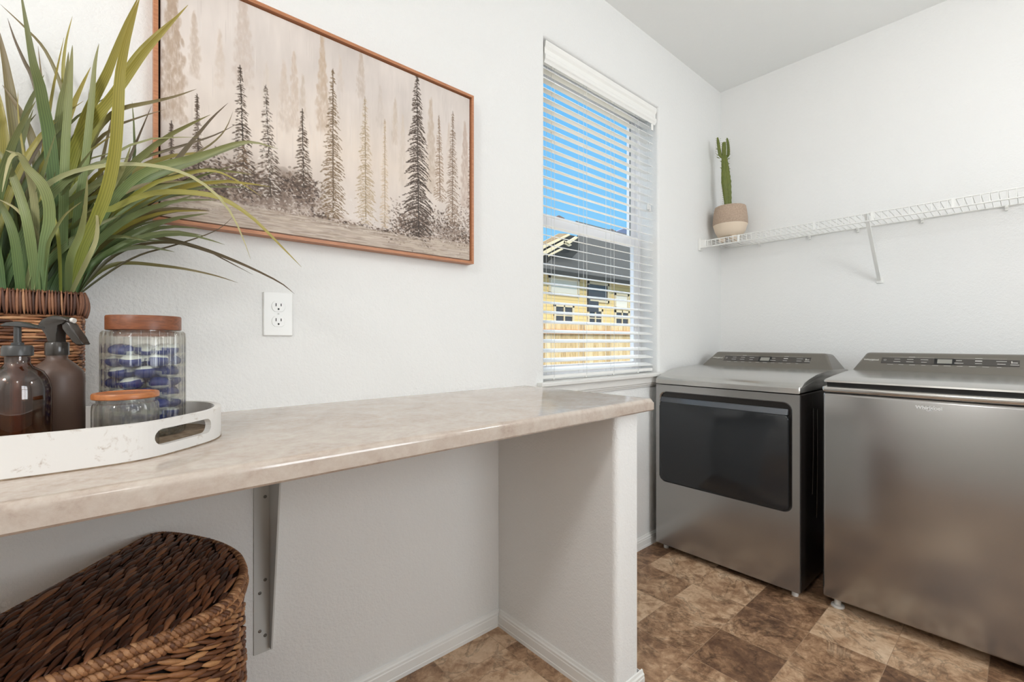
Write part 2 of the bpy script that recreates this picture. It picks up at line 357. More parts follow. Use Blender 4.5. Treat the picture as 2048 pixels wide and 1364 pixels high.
# ------------------------------------------------------------ countertop
def counter():
    xl=-1.3; prof=[]
    def fy(x): return .758+(.789-.758)*(x+.093)/(1.306+.093)
    for k in range(6):
        a=math.pi/2*k/5; prof.append((.012-.012*math.sin(a),.918-.012+.012*math.cos(a)))
    prof+= [(0,.884),(.004,.88)]
    def ringat(x,xo=0): return [Vector((x,WY,.918))]+[Vector((x,fy(x)+a,b)) for a,b in prof]+[Vector((x,WY,.88))]
    bm=BM(); A=ringat(xl); B=ringat(1.262); Cc=ringat(1.29)
    for i,p in enumerate(Cc): p.x-=(.006*(p.y-.79))/.58*1.0
    for i,p in enumerate(Cc):
        pass
    rows=[[bm.verts.new(p) for p in r] for r in (A,B,Cc)]
    n=len(A); sidef=[]
    for a,b in zip(rows,rows[1:]):
        for i in range(n): bm.faces.new([a[i],a[(i+1)%n],b[(i+1)%n],b[i]])
    bm.faces.new(rows[0][::-1]); f=bm.faces.new(rows[-1])
    top=[e for e in f.edges if min(v.co.z for v in e.verts)>.9]
    bmesh.ops.bevel(bm,geom=top,offset=.010,segments=4,profile=.5,affect='EDGES')
    return obj('worktop',bm,M['laminate'],auto=35)
tag(counter(),'beige stone-pattern laminate worktop along the picture wall','worktop')
# steel bracket below
br=thing('shelf_bracket','grey painted steel bracket fixed to the wall below the worktop','bracket',(.305,WY,.26))
bm=BM(); box(bm,.284,.325,WY-.004,WY,.262,.88); box(bm,.284,.325,1.13,WY-.004,.876,.88); obj('wall_plate',bm,M['bracket'],br)
bm=BM(); prism(bm,[(.321,WY-.004,.27),(.321,WY-.022,.272),(.321,1.266,.73),(.321,1.22,.876),(.321,WY-.004,.876)],(.004,0,0)); obj('gusset',bm,M['bracket'],br)
for x,z in ((.311,.68),(.311,.456),(.298,.424),(.298,.322),(.311,.306)):
    bm=BM(); lathe(bm,[(.0045,0),(.004,.0015),(.0015,.002)],0,0,12); bmesh.ops.rotate(bm,verts=bm.verts,cent=(0,0,0),matrix=Matrix.Rotation(math.pi/2,3,'X')); bmesh.ops.translate(bm,verts=bm.verts,vec=(x,WY-.004,z)); obj('screw',bm,M['screw'],br)
# ------------------------------------------------------------ outlet
ot=thing('wall_outlet','white duplex power outlet on the wall below the picture','outlet',(.343,WY,1.114))
bm=BM(); box(bm,.306,.381,WY-.006,WY+.002,1.114,1.234,.003,3); obj('cover_plate',bm,M['plate'],ot)
for zc in (1.195,1.154):
    bm=BM(); pts=[]
    for k in range(32):
        a=2*math.pi*k/32; pts.append((.3435+.0172*math.cos(a),WY-.006,zc+max(-.0142,min(.0142,.0172*math.sin(a)))))
    prism(bm,pts,(0,-.0016,0),.0005,1); r=obj('receptacle',bm,M['plate'],ot)
    bm=BM()
    for x,hh in ((.337,.0042),(.3497,.0036)): box(bm,x-.0011,x+.0011,WY-.0080,WY-.0075,zc+.004-hh,zc+.004+hh)
    pts=[(.3433+.0024*math.cos(2*math.pi*k/16),WY-.0080,zc-.0075+.0026*math.sin(2*math.pi*k/16)) for k in range(16)]; prism(bm,pts,(0,.0005,0)); obj('slot',bm,M['slot'],r)
bm=BM(); pts=[(.3435+.0022*math.cos(2*math.pi*k/14),WY-.0062,1.1745+.0022*math.sin(2*math.pi*k/14)) for k in range(14)]; prism(bm,pts,(0,-.0008,0)); obj('screw',bm,M['bracket'],ot)
# ------------------------------------------------------------ picture
PX0,PX1,PZ0,PZ1,PY=.072,.986,1.379,1.988,1.333
pic=thing('framed_painting','misty forest painting of pale and dark pines in thin wood frame','picture',((PX0+PX1)/2,WY,PZ0))
bm=BM(); fw=.009
prs=[((PX0,PX0+fw),(PZ0,PZ1)),((PX1-fw,PX1),(PZ0,PZ1)),((PX0+fw,PX1-fw),(PZ0,PZ0+fw)),((PX0+fw,PX1-fw),(PZ1-fw,PZ1))]
for (a,b),(c,d) in prs: box(bm,a,b,PY,WY-.001,c,d)
obj('frame',bm,M['frame_wood'],pic)
bm=BM(); box(bm,PX0+fw,PX1-fw,1.356,1.364,PZ0+fw,PZ1-fw); obj('backing',bm,M['float_black'],pic)
def paint():
    CW,CH=760,500; x0,x1,z0,z1=PX0+.0135,PX1-.0135,PZ0+.0135,PZ1-.0135; Yc=1.341
    img=np.zeros((CH,CW,3)); hgt=np.zeros((CH,CW))
    yy,xx=np.mgrid[0:CH,0:CW]; tv=yy/CH; tu=xx/CW
    c=lambda r,g,b: np.array([r,g,b],float)
    def fbm(sx,sy,seed,oct=4):
        g=np.random.default_rng(seed); out=np.zeros((CH,CW)); amp=1; tot=0
        for o in range(oct):
            nx=max(2,int(sx*2**o)); ny=max(2,int(sy*2**o)); a=g.random((ny+2,nx+2))
            fx=tu*nx; fy=tv*ny; ix=fx.astype(int); iy=fy.astype(int); u=fx-ix; v=fy-iy; u=u*u*(3-2*u); v=v*v*(3-2*v)
            out+=amp*((a[iy,ix]*(1-u)+a[iy,ix+1]*u)*(1-v)+(a[iy+1,ix]*(1-u)+a[iy+1,ix+1]*u)*v); tot+=amp; amp*=.5
        return out/tot
    n1=fbm(4,3,1); n2=fbm(14,4,2); n3=fbm(60,8,3,3)
    img[:]=c(214,204,197)+(n1[...,None]-.5)*c(26,26,26)+(n2[...,None]-.5)*c(14,13,12)+(n3[...,None]-.5)*c(12,12,12)
    img+= (np.clip(1-np.abs(tv-.55)/.35,0,1)*np.clip(1.2-np.abs(tu-.5)*1.6,0,1))[...,None]*c(14,10,4)
    hgt+=(n3-.5)*1.0
    def uv(px,py):
        p=ony(px,py,Yc); return (p.x-x0)/(x1-x0)*CW,(z1-p.z)/(z1-z0)*CH
    def dab(cx,cy,rx,ry,ang,col,al,relief=.0):
        R=int(max(rx,ry))+2; ix,iy=int(cx),int(cy)
        a0,a1,b0,b1=max(ix-R,0),min(ix+R+1,CW),max(iy-R,0),min(iy+R+1,CH)
        if a0>=a1 or b0>=b1: return
        X=xx[b0:b1,a0:a1]-cx; Y=yy[b0:b1,a0:a1]-cy; ca,sa=math.cos(ang),math.sin(ang)
        d=((X*ca+Y*sa)/rx)**2+((-X*sa+Y*ca)/ry)**2
        m=np.clip((1.15-d)/.5,0,1)*al
        img[b0:b1,a0:a1]=img[b0:b1,a0:a1]*(1-m[...,None])+col*m[...,None]
        hgt[b0:b1,a0:a1]+=m*relief
    rg=random.Random(5); R=rg.random
    O=lambda X,Y:(290+X/2.4353,Y/2.4357)
    def tree(tx,ty,bx,by,hw,col,al,style,trunk=None,pale=0.0):
        tpx=O(tx,ty); bpx=O(bx,by); u0,v0=uv(*tpx); u1,v1=uv(*bpx); w=abs(uv(*O(bx+hw,by))[0]-uv(*O(bx-hw,by))[0])/2
        col=c(*col); H=v1-v0
        if style=='mist':
            n=int(H*w/5)
            for k in range(n):
                t=R()**.8; hw_=w*(.18+.82*min(1,t*1.5))*(.7+.5*math.sin(t*23+tx)**2); x=u0+(u1-u0)*t+(R()-.5)*2*hw_; 
                dab(x,v0+H*t,1.0+R()*2.2,3+R()*8,(R()-.5)*.5,col+(R()-.5)*16,al*(.15+.28*R())*(1-.45*t),.25)
        else:
            lev=max(8,int(H/4.4))
            for i in range(lev):
                t=(i+R()*.6)/lev; y=v0+H*t; bw=w*(.06+.94*t**.85)*(.55+.6*R())
                if t>.93: bw*=.6
                for sd in (-1,1):
                    if R()<.08: continue
                    m=max(2,int(bw/2.3)); dr=.35+.35*R()
                    for j in range(m):
                        f=(j+R())/m; x=u0+(u1-u0)*t+sd*bw*f; yb=y+dr*bw*f*(.35+.65*f)+(R()-.5)*2.5
                        cc=col+(R()-.5)*34
                        if R()<pale: cc=c(226,217,208)+(R()-.5)*16
                        dab(x,yb,2.0+R()*2.8,.9+R()*1.1,sd*(.25+.5*R()),cc,al*(.45+.55*R())*(1-.25*f),.9)
            for k in range(int(H/3)):
                t=k/(H/3); dab(u0+(u1-u0)*t+(R()-.5)*1.2,v0+H*t-4*(1-t),1.0+.6*t,3.2,0,col*.82+(R()-.5)*20 if R()>pale*.5 else c(220,210,200),al*.8,.8)
    T=(188,166,146)
    for a in ((130,-120,140,590,62,(176,154,134),.95),(240,60,240,375,26,(194,176,160),.8),(365,150,365,420,24,(206,190,176),.6),(475,-60,480,420,46,(200,184,172),.75),
              (725,250,730,620,24,(202,184,168),.8),(675,300,680,640,28,(206,190,176),.7),(768,370,770,560,14,(200,184,168),.7),(862,180,866,640,30,(194,172,150),.9),(950,280,950,440,16,(208,194,182),.7),
              (1052,258,1050,470,20,(194,178,164),.85),(1145,420,1145,620,18,(204,192,182),.7),(1218,480,1215,700,14,(200,184,168),.8),(1390,480,1395,940,24,(194,176,158),.8),(1557,600,1560,1010,22,(190,170,156),.85),
              (590,310,590,500,20,(212,200,188),.6),(1255,560,1255,900,18,(208,194,180),.7),(1480,600,1480,800,14,(206,190,176),.6)):
        tree(*a[:5],a[5],a[6],'mist')
    # ground mist and bushes
    def gy(u):   # top of the ground in canvas px along x
        X=u/CW; xs=[0,.12,.30,.42,.50,.60,.74,.86,1]; ys=[.76,.74,.76,.80,.865,.885,.885,.86,.85]
        return np.interp(X,xs,ys)*CH
    gl=gy(np.arange(CW)); below=np.clip((yy-gl[None,:])/16,0,1)
    base=c(186,170,158)+(n2[...,None]-.5)*c(40,38,36); img[:]=img*(1-below[...,None]*.8)+base*below[...,None]*.8
    lf=np.clip(1-tu/.47,0,1)**.5*np.clip((tv-.60)/.16,0,1)*np.clip((1.02-tv)/.12,0,1); img[:]=img*(1-.55*(lf*(.4+n1))[...,None].clip(0,1))+c(146,128,116)*.55*(lf*(.4+n1))[...,None].clip(0,1)
    for X0_,Y0_,n_,sx_,sy_,cl_ in ((420,880,70,150,50,(112,94,82)),(640,960,60,120,40,(124,106,94)),(300,930,50,120,30,(104,86,74)),(780,960,24,30,50,(120,102,90)),(1340,1100,50,60,46,(112,94,82)),(1480,1120,34,60,34,(120,102,90)),(700,860,30,60,40,(150,134,122))):
        u,v=uv(*O(X0_,Y0_)); k=(uv(*O(X0_+10,Y0_))[0]-uv(*O(X0_-10,Y0_))[0])/20
        for i in range(n_): dab(u+rg.gauss(0,1)*sx_*k*.6,v+rg.gauss(0,1)*sy_*k*.7,7+R()*14,5+R()*9,(R()-.5)*.8,c(*cl_)+(R()-.5)*24,.12+.22*R(),.15)
    def bush(X,Y,n,sx,sy,cols,al=.8):
        u,v=uv(*O(X,Y)); k=uv(*O(X+10,Y))[0]-uv(*O(X-10,Y))[0]; k/=20
        for i in range(n):
            a=rg.gauss(0,1)*sx*k; b=rg.gauss(0,1)*sy*k; q=c(*rg.choice(cols))+(R()-.5)*24
            dab(u+a,v+b,1.4+R()*3.4,.9+R()*2.0,(R()-.5)*2.2,q,al*(.3+.7*R()),.8)
    DK=[(66,48,36),(88,68,52),(116,94,78),(54,40,30),(150,130,114)]; MD=[(140,120,106),(164,146,132),(118,100,88),(206,194,184)]
    for X,Y,n,sx,sy,cl in ((250,860,500,80,34,DK),(430,840,420,70,40,DK),(560,900,360,60,34,DK),(360,930,420,110,22,DK),(680,900,420,70,30,DK),(790,960,200,34,40,DK),(760,900,260,50,26,DK),
                        (860,1060,170,36,14,DK),(1000,1095,170,44,9,DK),(620,990,300,130,26,MD),(320,1000,360,130,20,MD),(1250,1090,420,34,40,DK),(1340,1090,520,44,48,DK),(1480,1110,360,40,34,DK),(1420,1140,420,110,22,MD),(1550,1080,240,30,50,MD),(1180,1130,180,50,10,DK),(700,1040,260,110,12,MD),(1560,1160,220,30,24,DK)):
        bush(X,Y,n,sx,sy,cl)
    for a in ((253,470,262,830,34,(78,60,44),.9,.1),(128,600,128,780,15,(84,66,54),.9,0),(463,330,484,930,70,(66,50,36),.95,.16),(587,425,612,960,68,(84,68,54),.9,.34),(765,540,772,910,56,(76,58,42),.95,.18),
              (914,345,916,1065,72,(118,94,66),.92,.14),(1070,480,1075,1085,58,(176,154,122),.85,.12),(1167,590,1167,1110,26,(196,172,142),.7,.05),(1430,570,1436,985,32,(150,124,100),.85,.05),(1498,550,1496,1090,40,(136,112,92),.85,.08),(1583,650,1586,1110,22,(132,108,92),.85,.05),
              (1323,365,1332,1165,88,(56,40,28),1.0,.03),(480,690,482,850,60,(110,84,58),.8,.3)):
        tree(*a[:5],a[5],a[6],'pine',pale=a[7])
    u0,v0=uv(*O(914,350)); 
    for k in range(90): dab(u0+(R()-.5)*2,v0+k*2.9,1.3,3,0,c(112,92,72),.7,.6)
    # foreground water strokes
    for k in range(1500):
        u=R()*CW; g=float(np.interp(u,np.arange(CW),gl)); v=max(g+14,CH*.90)+R()*CH*.11
        dab(u,v,8+R()*22,.8+R()*1.6,-.02,c(*rg.choice([(196,182,166),(172,154,138),(208,196,182),(150,132,118),(184,168,150)]))+(R()-.5)*14,.25+.35*R(),.3)
    for k in range(420):      # palette knife flecks
        u=R()*CW; v=CH*(.72+.2*R()); g=float(np.interp(u,np.arange(CW),gl))
        if abs(v-g)<50: dab(u,v,1.5+R()*4,.6+R()*.8,(R()-.3)*1.6,c(228,220,214),.5+.4*R(),1.2)
    for k in range(160):
        u=R()*CW; v=CH*(.05+.55*R()); dab(u,v,.5+R()*.4,12+R()*26,0,c(228,220,214) if R()<.5 else c(196,184,176),.35,1.0)
    img=np.clip(img/255,0,1); lin=np.where(img<=.04045,img/12.92,((img+.055)/1.055)**2.4)
    hgt=hgt-hgt.mean(); hgt=np.clip(hgt,-2,3)*.00022
    X=x0+(xx+.0)/(CW-1)*(x1-x0); Z=z1-yy/(CH-1)*(z1-z0); co=np.stack([X,Yc-hgt,Z],-1).reshape(-1,3)
    ids=np.arange(CW*CH).reshape(CH,CW); q=np.stack([ids[:-1,:-1],ids[1:,:-1],ids[1:,1:],ids[:-1,1:]],-1).reshape(-1,4)
    # close to a stretched canvas: back corners
    n0=CW*CH; cor=[ids[0,0],ids[-1,0],ids[-1,-1],ids[0,-1]]; back=co[cor].copy(); back[:,1]=1.356
    co=np.vstack([co,back]); lin=np.vstack([lin.reshape(-1,3),np.repeat([[.7,.66,.6]],4,0)])
    faces=[q]; edges=[ids[:,0],ids[-1,:],ids[::-1,-1],ids[0,::-1]]
    loops=[list(map(int,q.reshape(-1)))]; tot=[4]*len(q)
    for k,e in enumerate(edges):
        f=list(map(int,e))+[n0+(k+1)%4,n0+k]; loops.append(f[::-1]); tot.append(len(f))
    lp=np.array([i for l in loops for i in l],np.int32); st=np.concatenate([[0],np.cumsum(tot)[:-1]]).astype(np.int32)
    me=bpy.data.meshes.new('canvas'); me.vertices.add(len(co)); me.vertices.foreach_set('co',co.astype(np.float32).ravel())
    me.loops.add(len(lp)); me.loops.foreach_set('vertex_index',lp); me.polygons.add(len(tot)); me.polygons.foreach_set('loop_start',st); me.polygons.foreach_set('loop_total',np.array(tot,np.int32))
    me.update(calc_edges=True); me.validate()
    a=me.color_attributes.new('paint','FLOAT_COLOR','POINT'); a.data.foreach_set('color',np.hstack([lin,np.ones((len(lin),1))]).astype(np.float32).ravel())
    qm=NT('oil_paint'); at_=qm.n('ShaderNodeAttribute'); at_.attribute_name='paint'; qm.l(at_.outputs['Color'],qm.p.inputs['Base Color']); qm.p.inputs['Roughness'].default_value=.5
    finish('canvas',me,qm.m,pic,False)
paint()
# ------------------------------------------------------------ appliances
def text_mesh(body,size,ext,place,bold=.0):
    cu=bpy.data.curves.new('t','FONT'); cu.body=body; cu.size=size; cu.extrude=ext; cu.align_x='CENTER'; cu.align_y='CENTER'; cu.offset=bold
    o=bpy.data.objects.new('t',cu); COL.objects.link(o); dg=bpy.context.evaluated_depsgraph_get(); dg.update()
    me=bpy.data.meshes.new_from_object(o.evaluated_get(dg)); bpy.data.objects.remove(o); bpy.data.curves.remove(cu)
    bm=BM(); bm.from_mesh(me); bpy.data.meshes.remove(me)
    for v in bm.verts: v.co=place(v.co.x,v.co.y,v.co.z)
    return bm
def swoosh(bm,place,w,hh,th):
    # thin rising ring stroke crossing the middle letters
    P=[(-.10*w,-.42*hh),(-.06*w,-.58*hh),(.02*w,-.52*hh),(.12*w,-.15*hh),(.19*w,.28*hh),(.20*w,.55*hh)]
    c=catmull([Vector((a,b,0)) for a,b in P],18)
    pts=[]
    for i,p in enumerate(c):
        t=(c[min(i+1,18)]-c[max(i-1,0)]).normalized(); n=Vector((-t.y,t.x,0)); pts.append((p,n*th*(.25+.75*math.sin(math.pi*i/18))))
    up=[p+n for p,n in pts]; dn=[p-n for p,n in pts]
    for i in range(18):
        a=[up[i],up[i+1],dn[i+1],dn[i]]
        f=[bm.verts.new(place(q.x,q.y,.0006)) for q in a]; bm.faces.new(f)
def logo(par,w,place,mat,name='badge_lettering'):
    size=w/4.05
    bm=text_mesh('Whirlpool',size,.0006,place,size*.012); swoosh(bm,place,w,size,size*.055)
    return obj(name,bm,mat,par)
def rr(y0,y1,z0,z1,r,n=6):
    pts=[]
    for cy,cz,a0 in ((y1-r,z1-r,0),(y0+r,z1-r,90),(y0+r,z0+r,180),(y1-r,z0+r,270)):
        for k in range(n+1):
            a=math.radians(a0+90*k/n); pts.append((cy+r*math.cos(a),cz+r*math.sin(a)))
    return pts
def console(par,y0,y1,yt0,yt1,zb,zt,prefix,strip,disp,lg):
    # wedge shaped control panel, narrower at the top
    xb,xt=2.69,2.78
    bot=[(xb,y0,zb),(xb,y1,zb)]; bm=BM()
    V=lambda p:bm.verts.new(p)
    F0,F1=V((xb,y0,zb)),V((xb,y1,zb)); T0,T1=V((xt,yt0,zt)),V((xt,yt1,zt)); B0,B1=V((2.90,yt0,zt-.006)),V((2.90,yt1,zt-.006)); L0,L1=V((2.97,y0,zb-.03)),V((2.97,y1,zb-.03)); D0,D1=V((xb,y0,zb-.03)),V((xb,y1,zb-.03))
    fs=[(F0,F1,T1,T0),(T0,T1,B1,B0),(B0,B1,L1,L0),(L0,L1,D1,D0),(D0,D1,F1,F0),(F0,T0,B0,L0,D0),(D1,L1,B1,T1,F1)]
    for f in fs: bm.faces.new(f)
    es=[e for e in bm.edges if all(v in (T0,T1,B0,B1,L0,L1) or v in (F0,F1) for v in e.verts) and {e.verts[0],e.verts[1]}!={F0,F1} and {e.verts[0],e.verts[1]}!={L0,L1}]
    bmesh.ops.bevel(bm,geom=es,offset=.016,segments=5,profile=.6,affect='EDGES')
    co=obj('console',bm,M['console'],par,auto=45)
    L=math.hypot(xt-xb,zt-zb); tx,tz=(xt-xb)/L,(zt-zb)/L; nx,nz=-tz,tx
    def pl(yc,sc_):
        def f(a,b,z): 
            s=sc_+b; return Vector((xb+tx*s+nx*(.0012+z),yc-a,zb+tz*s+nz*(.0012+z)))
        return f
    def quad(bm,ya,yb,s0,s1,off=.0012,sk=0):
        f=pl(0,0); bm.faces.new([bm.verts.new(f(-y,s,off-.0012)) for y,s in ((ya,s0),(yb,s0),(yb-sk,s1),(ya-sk,s1))])
    bm=BM(); quad(bm,strip[0],strip[1],strip[2],strip[3],.0010); obj('control_strip',bm,M['ctrl'],co)
    bm=BM(); quad(bm,disp[0]+.010,disp[1]-.010,strip[2],strip[3],.0014); obj('display_bezel',bm,M['black'],co)
    bm=BM(); quad(bm,disp[0],disp[1],disp[2],disp[3],.0018); obj('display',bm,M['disp'],co)
    bm=BM(); W=strip[0]-strip[1]; rg=random.Random(3); h0=strip[2]
    hgt=strip[3]-strip[2]
    cols=[.13,.235,.345,.60,.735,.885]
    for k,cx in enumerate(cols):
        for row in (.72,.30):
            w=(.018+.012*rg.random()); yc=strip[0]-W*cx; b=.0023 if not(k==4 and row>.5) else .005
            quad(bm,yc+w/2,yc-w/2,h0+hgt*row-b/2,h0+hgt*row+b/2,.0016)
    for k in range(10):
        yc=strip[0]-W*(.08+.088*k); w=.012+.012*rg.random(); quad(bm,yc+w/2,yc-w/2,h0-.0085,h0-.0066,.0014)
    for a,b in ((.06,.42),(.56,.92)): quad(bm,strip[0]-W*a,strip[0]-W*b,strip[3]+.0035,strip[3]+.0041,.0014)
    for cx in (.245,.735): quad(bm,strip[0]-W*cx+.011,strip[0]-W*cx-.011,strip[3]+.0042,strip[3]+.0066,.0014)
    yp=strip[0]-W*.03; f=pl(yp,h0+hgt*.55)   # power symbol ring
    for k in range(14):
        a0,a1=2*math.pi*k/14,2*math.pi*(k+1)/14
        bm.faces.new([bm.verts.new(f(r*math.cos(a),r*math.sin(a),.0005)) for r,a in ((.0048,a0),(.0048,a1),(.0036,a1),(.0036,a0))])
    yp=strip[0]-W*.965; quad(bm,yp+.008,yp-.010,h0+hgt*.50,h0+hgt*.60,.0016); quad(bm,yp+.008,yp+.005,h0+hgt*.45,h0+hgt*.8,.0016); quad(bm,yp+.010,yp-.014,h0+hgt*.2,h0+hgt*.27,.0016)
    obj('control_print',bm,M['mark'],co)
    logo(co,lg[1],pl(lg[0],lg[2]),M['mark'],'console_lettering')
    return co
def top_panel(par,y0,y1,xz,mat,name,r=.009):
    bm=BM(); prism(bm,[(x,y0,z) for x,z in xz],(0,y1-y0,0),r,3); return obj(name,bm,mat,par,auto=40)
def foot(par,x,y,r,h):
    k=.011 if r>.02 else h*.6
    bm=BM(); lathe(bm,[(r*.96,0),(r,k*.3),(r*.96,k*.8),(r*.5,k),(r*.5,h)],x,y,24); obj('foot',bm,M['foot'],par,auto=40)
# dryer
DX=2.18
dr=thing('clothes_dryer','steel-grey front-loading dryer with black rectangular door under the window','dryer',(2.6,.982,0))
bm=BM(); box(bm,DX+.012,2.93,.643,1.322,.03,.872,.004); obj('cabinet',bm,M['side'],dr)
def panel_with_recess():
    # front panel with a rounded opening
    bm=BM(); O=rr(.645,1.320,.032,.871,.012,4); I=rr(.673,1.299,.363,.837,.035,8)
    # match counts by resampling the outer loop along angle
    cy,cz=(.645+1.32)/2,.60
    def ray_rect(a):
        dy,dz=math.cos(a),math.sin(a); t=1e9
        for b,d,c in ((1.320,dy,cy),(.645,dy,cy),(.871,dz,cz),(.032,dz,cz)):
            if abs(d)>1e-9:
                s=(b-c)/d
                if s>1e-6: t=min(t,s)
        return (cy+dy*t,cz+dz*t)
    ang=[math.atan2(z-cz,y-cy) for y,z in I]; Ou=[ray_rect(a) for a in ang]
    cor=[(1.320,.871),(.645,.871),(.645,.032),(1.320,.032)]
    for c in cor:
        ca=math.atan2(c[1]-cz,c[0]-cy); j=min(range(len(ang)),key=lambda i:abs(math.atan2(math.sin(ang[i]-ca),math.cos(ang[i]-ca)))); Ou[j]=c
    v=lambda x,p:bm.verts.new((x,p[0],p[1])); n=len(I)
    o=[v(DX,p) for p in Ou]; ob=[v(DX+.02,p) for p in Ou]
    def off(k): 
        c0=(.673+1.299)/2; c1=.60; return [(c0+(y-c0)*(1-k/.31),c1+(z-c1)*(1-k/.237)) for y,z in I]
    r1=[v(DX,p) for p in I]; r2=[v(DX+.004,p) for p in off(.004)]; r3=[v(DX+.03,p) for p in off(.007)]
    for A,B in ((ob,o),(o,r1),(r1,r2),(r2,r3)):
        for i in range(n): bm.faces.new([A[i],A[(i+1)%n],B[(i+1)%n],B[i]])
    return obj('front_panel',bm,M['chrome_shadow'],dr,auto=30)
panel_with_recess()
bm=BM(); prism(bm,[(DX+.028,y,z) for y,z in rr(.672,1.300,.362,.838,.035,8)],(.004,0,0)); obj('door_recess',bm,M['black'],dr)
bm=BM(); prism(bm,[(DX-.006,y,z) for y,z in rr(.686,1.297,.370,.782,.022,6)],(.03,0,0),.004,2); dd=obj('door',bm,M['door_glass'],dr,auto=40)
bm=BM(); prism(bm,[(DX-.005,.690,.782),(DX+.006,.690,.806),(DX+.016,.690,.806),(DX+.016,.690,.782)],(0,.603,0),.002,2); obj('door_handle_lip',bm,M['door_lip'],dd,auto=40)
top_panel(dr,.642,1.323,[(2.176,.876),(2.176,.898),(2.188,.909),(2.235,.921),(2.291,.932),(2.40,.947),(2.552,.956),(2.70,.957),(2.95,.95),(2.95,.876)],M['lid_steel'],'top_panel')
console(dr,.645,1.322,.70,1.268,.957,1.036,'dryer',(1.205,.760,.0425,.083),(1.004,.957,.049,.076),(1.245,.058,.064))
for y in (.675,1.285): foot(dr,2.222,y,.013,.034)
for y in (.70,1.27): foot(dr,2.88,y,.013,.034)
bm=BM()
for x,a,b in ((2.40,.30,.79),(2.34,.42,.80)):
    tube(bm,[(x,.6425,a),(x+.006,.6405,(a+b)/2),(x+.012,.6425,b)],.0022,6)
obj('side_emboss',bm,M['side'],dr)
# washer
WXF=2.215
wa=thing('clothes_washer','steel-grey top-loading washer with full plain front beside the dryer','washer',(2.6,.23,0))
bm=BM(); box(bm,WXF,2.95,-.112,.573,.043,.888,.012,3); obj('cabinet',bm,M['chrome_shadow'],wa,auto=40)
bm=BM(); box(bm,WXF-.002,2.95,-.114,.575,.8895,.914,.009,3); obj('top_rim',bm,M['lid_steel'],wa,auto=40)
bm=BM(); box(bm,WXF+.016,2.7,-.10,.56,.912,.934); obj('lid_shadow_gap',bm,M['black'],wa)
top_panel(wa,-.108,.567,[(WXF-.002,.932),(WXF,.938),(WXF+.01,.942),(2.35,.950),(2.55,.960),(2.69,.963),(2.92,.955),(2.92,.934),(WXF+.012,.929)],M['lid_steel'],'lid',.003)
console(wa,-.112,.576,-.068,.532,.962,1.045,'washer',(.469,.031,.0505,.0875),(.2746,.2277,.0564,.0831),(.5075,.056,.070))
for y in (.53,-.07): foot(wa,2.262,y,.024,.045)
for y in (.50,-.05): foot(wa,2.90,y,.024,.045)
def wplace(a,b,z): return Vector((WXF-.0008-z,.2445-a,.858+b))
logo(wa,.070,wplace,M['chromelogo'])
# ------------------------------------------------------------ wire shelf
sh=thing('wire_shelf','long white coated-wire shelf along the right-hand wall','shelf',(2.9,.3,1.66))
bm=BM(); ya,yb=-1.2,1.345
for x,z,r in ((2.745,1.7165,.0032),(2.745,1.679,.0032),(2.90,1.7105,.0028),(3.04,1.7115,.0032)): tube(bm,[(x,ya,z),(x,yb,z)],r,8)
y=1.335
while y>ya:
    tube(bm,[(3.042,y,1.7145),(2.75,y,1.7185),(2.7425,y,1.716),(2.742,y,1.680)],.0016,5); y-=.0254
obj('wire_deck',bm,M['wire'],sh)
for y in (1.125,.745,.505,.225,-.1):
    bm=BM(); box(bm,2.7385,2.7425,y-.006,y+.006,1.676,1.7195,.001,1); obj('lip_brace',bm,M['wire'],sh)
for y in (.53,-.6):
    bm=BM(); a=Vector((2.752,y,1.722)); b=Vector((3.044,y-.0,1.425))
    d=(b-a).normalized(); n=Vector((d.z,0,-d.x)); w=.0075
    pts=[a+Vector((0,-w,0)),a+Vector((0,w,0)),a+Vector((0,w,0))+n*.009,a+Vector((0,-w,0))+n*.009]
    prism(bm,pts,b-a,.001,1); s=obj('support_strut',bm,M['wire'],sh)
    bm=BM(); box(bm,3.044,3.05,y-.016,y+.012,1.405,1.432,.002,2); obj('wall_anchor',bm,M['wire'],s)
for y in (1.12,.85,.62,.36,.075,-.25):
    bm=BM(); box(bm,3.03,3.05,y-.006,y+.006,1.700,1.712,.002,1); box(bm,3.036,3.05,y-.004,y+.004,1.69,1.70); obj('wall_clip',bm,M['wire'],sh)
bm=BM(); box(bm,2.735,2.775,1.352,WY,1.662,1.735,.003,2); box(bm,2.737,2.752,1.318,1.354,1.674,1.722,.003,2); obj('end_bracket',bm,M['wire'],sh)
# ------------------------------------------------------------ pot and cactus
pc=(2.905,1.243)
pt=thing('cactus_pot','taupe stoneware pot with cream base on wire shelf corner','plant pot',(pc[0],pc[1],1.7205))
bm=BM(); lathe(bm,[(.0985,1.823),(.1005,1.828),(.099,1.86),(.094,1.905),(.0885,1.934),(.085,1.936),(.083,1.93),(.088,1.89),(.088,1.87)],pc[0],pc[1],56,cap0=True,cap1=True); obj('pot_body',bm,M['pot'],pt,auto=50)
bm=BM(); lathe(bm,[(.062,1.750),(.070,1.752),(.086,1.782),(.0965,1.815),(.0985,1.8235)],pc[0],pc[1],56); obj('pot_base',bm,M['potbase'],pt,auto=50)
for k in range(3):
    a=math.radians(228.7+120*k); x,y=pc[0]+.046*math.cos(a),pc[1]+.046*math.sin(a)
    bm=BM(); lathe(bm,[(.012,1.7205),(.020,1.726),(.022,1.738),(.020,1.750),(.012,1.757)],x,y,20); obj('foot',bm,M['potbase'],pt,auto=60)
bm=BM(); lathe(bm,[(.086,1.878),(.086,1.886),(.02,1.89)],pc[0],pc[1],32); obj('soil',bm,M['soil'],pt)
ca=thing('cactus','tall green candelabra cactus with three short arms in the taupe pot','cactus',(pc[0],pc[1],1.886))
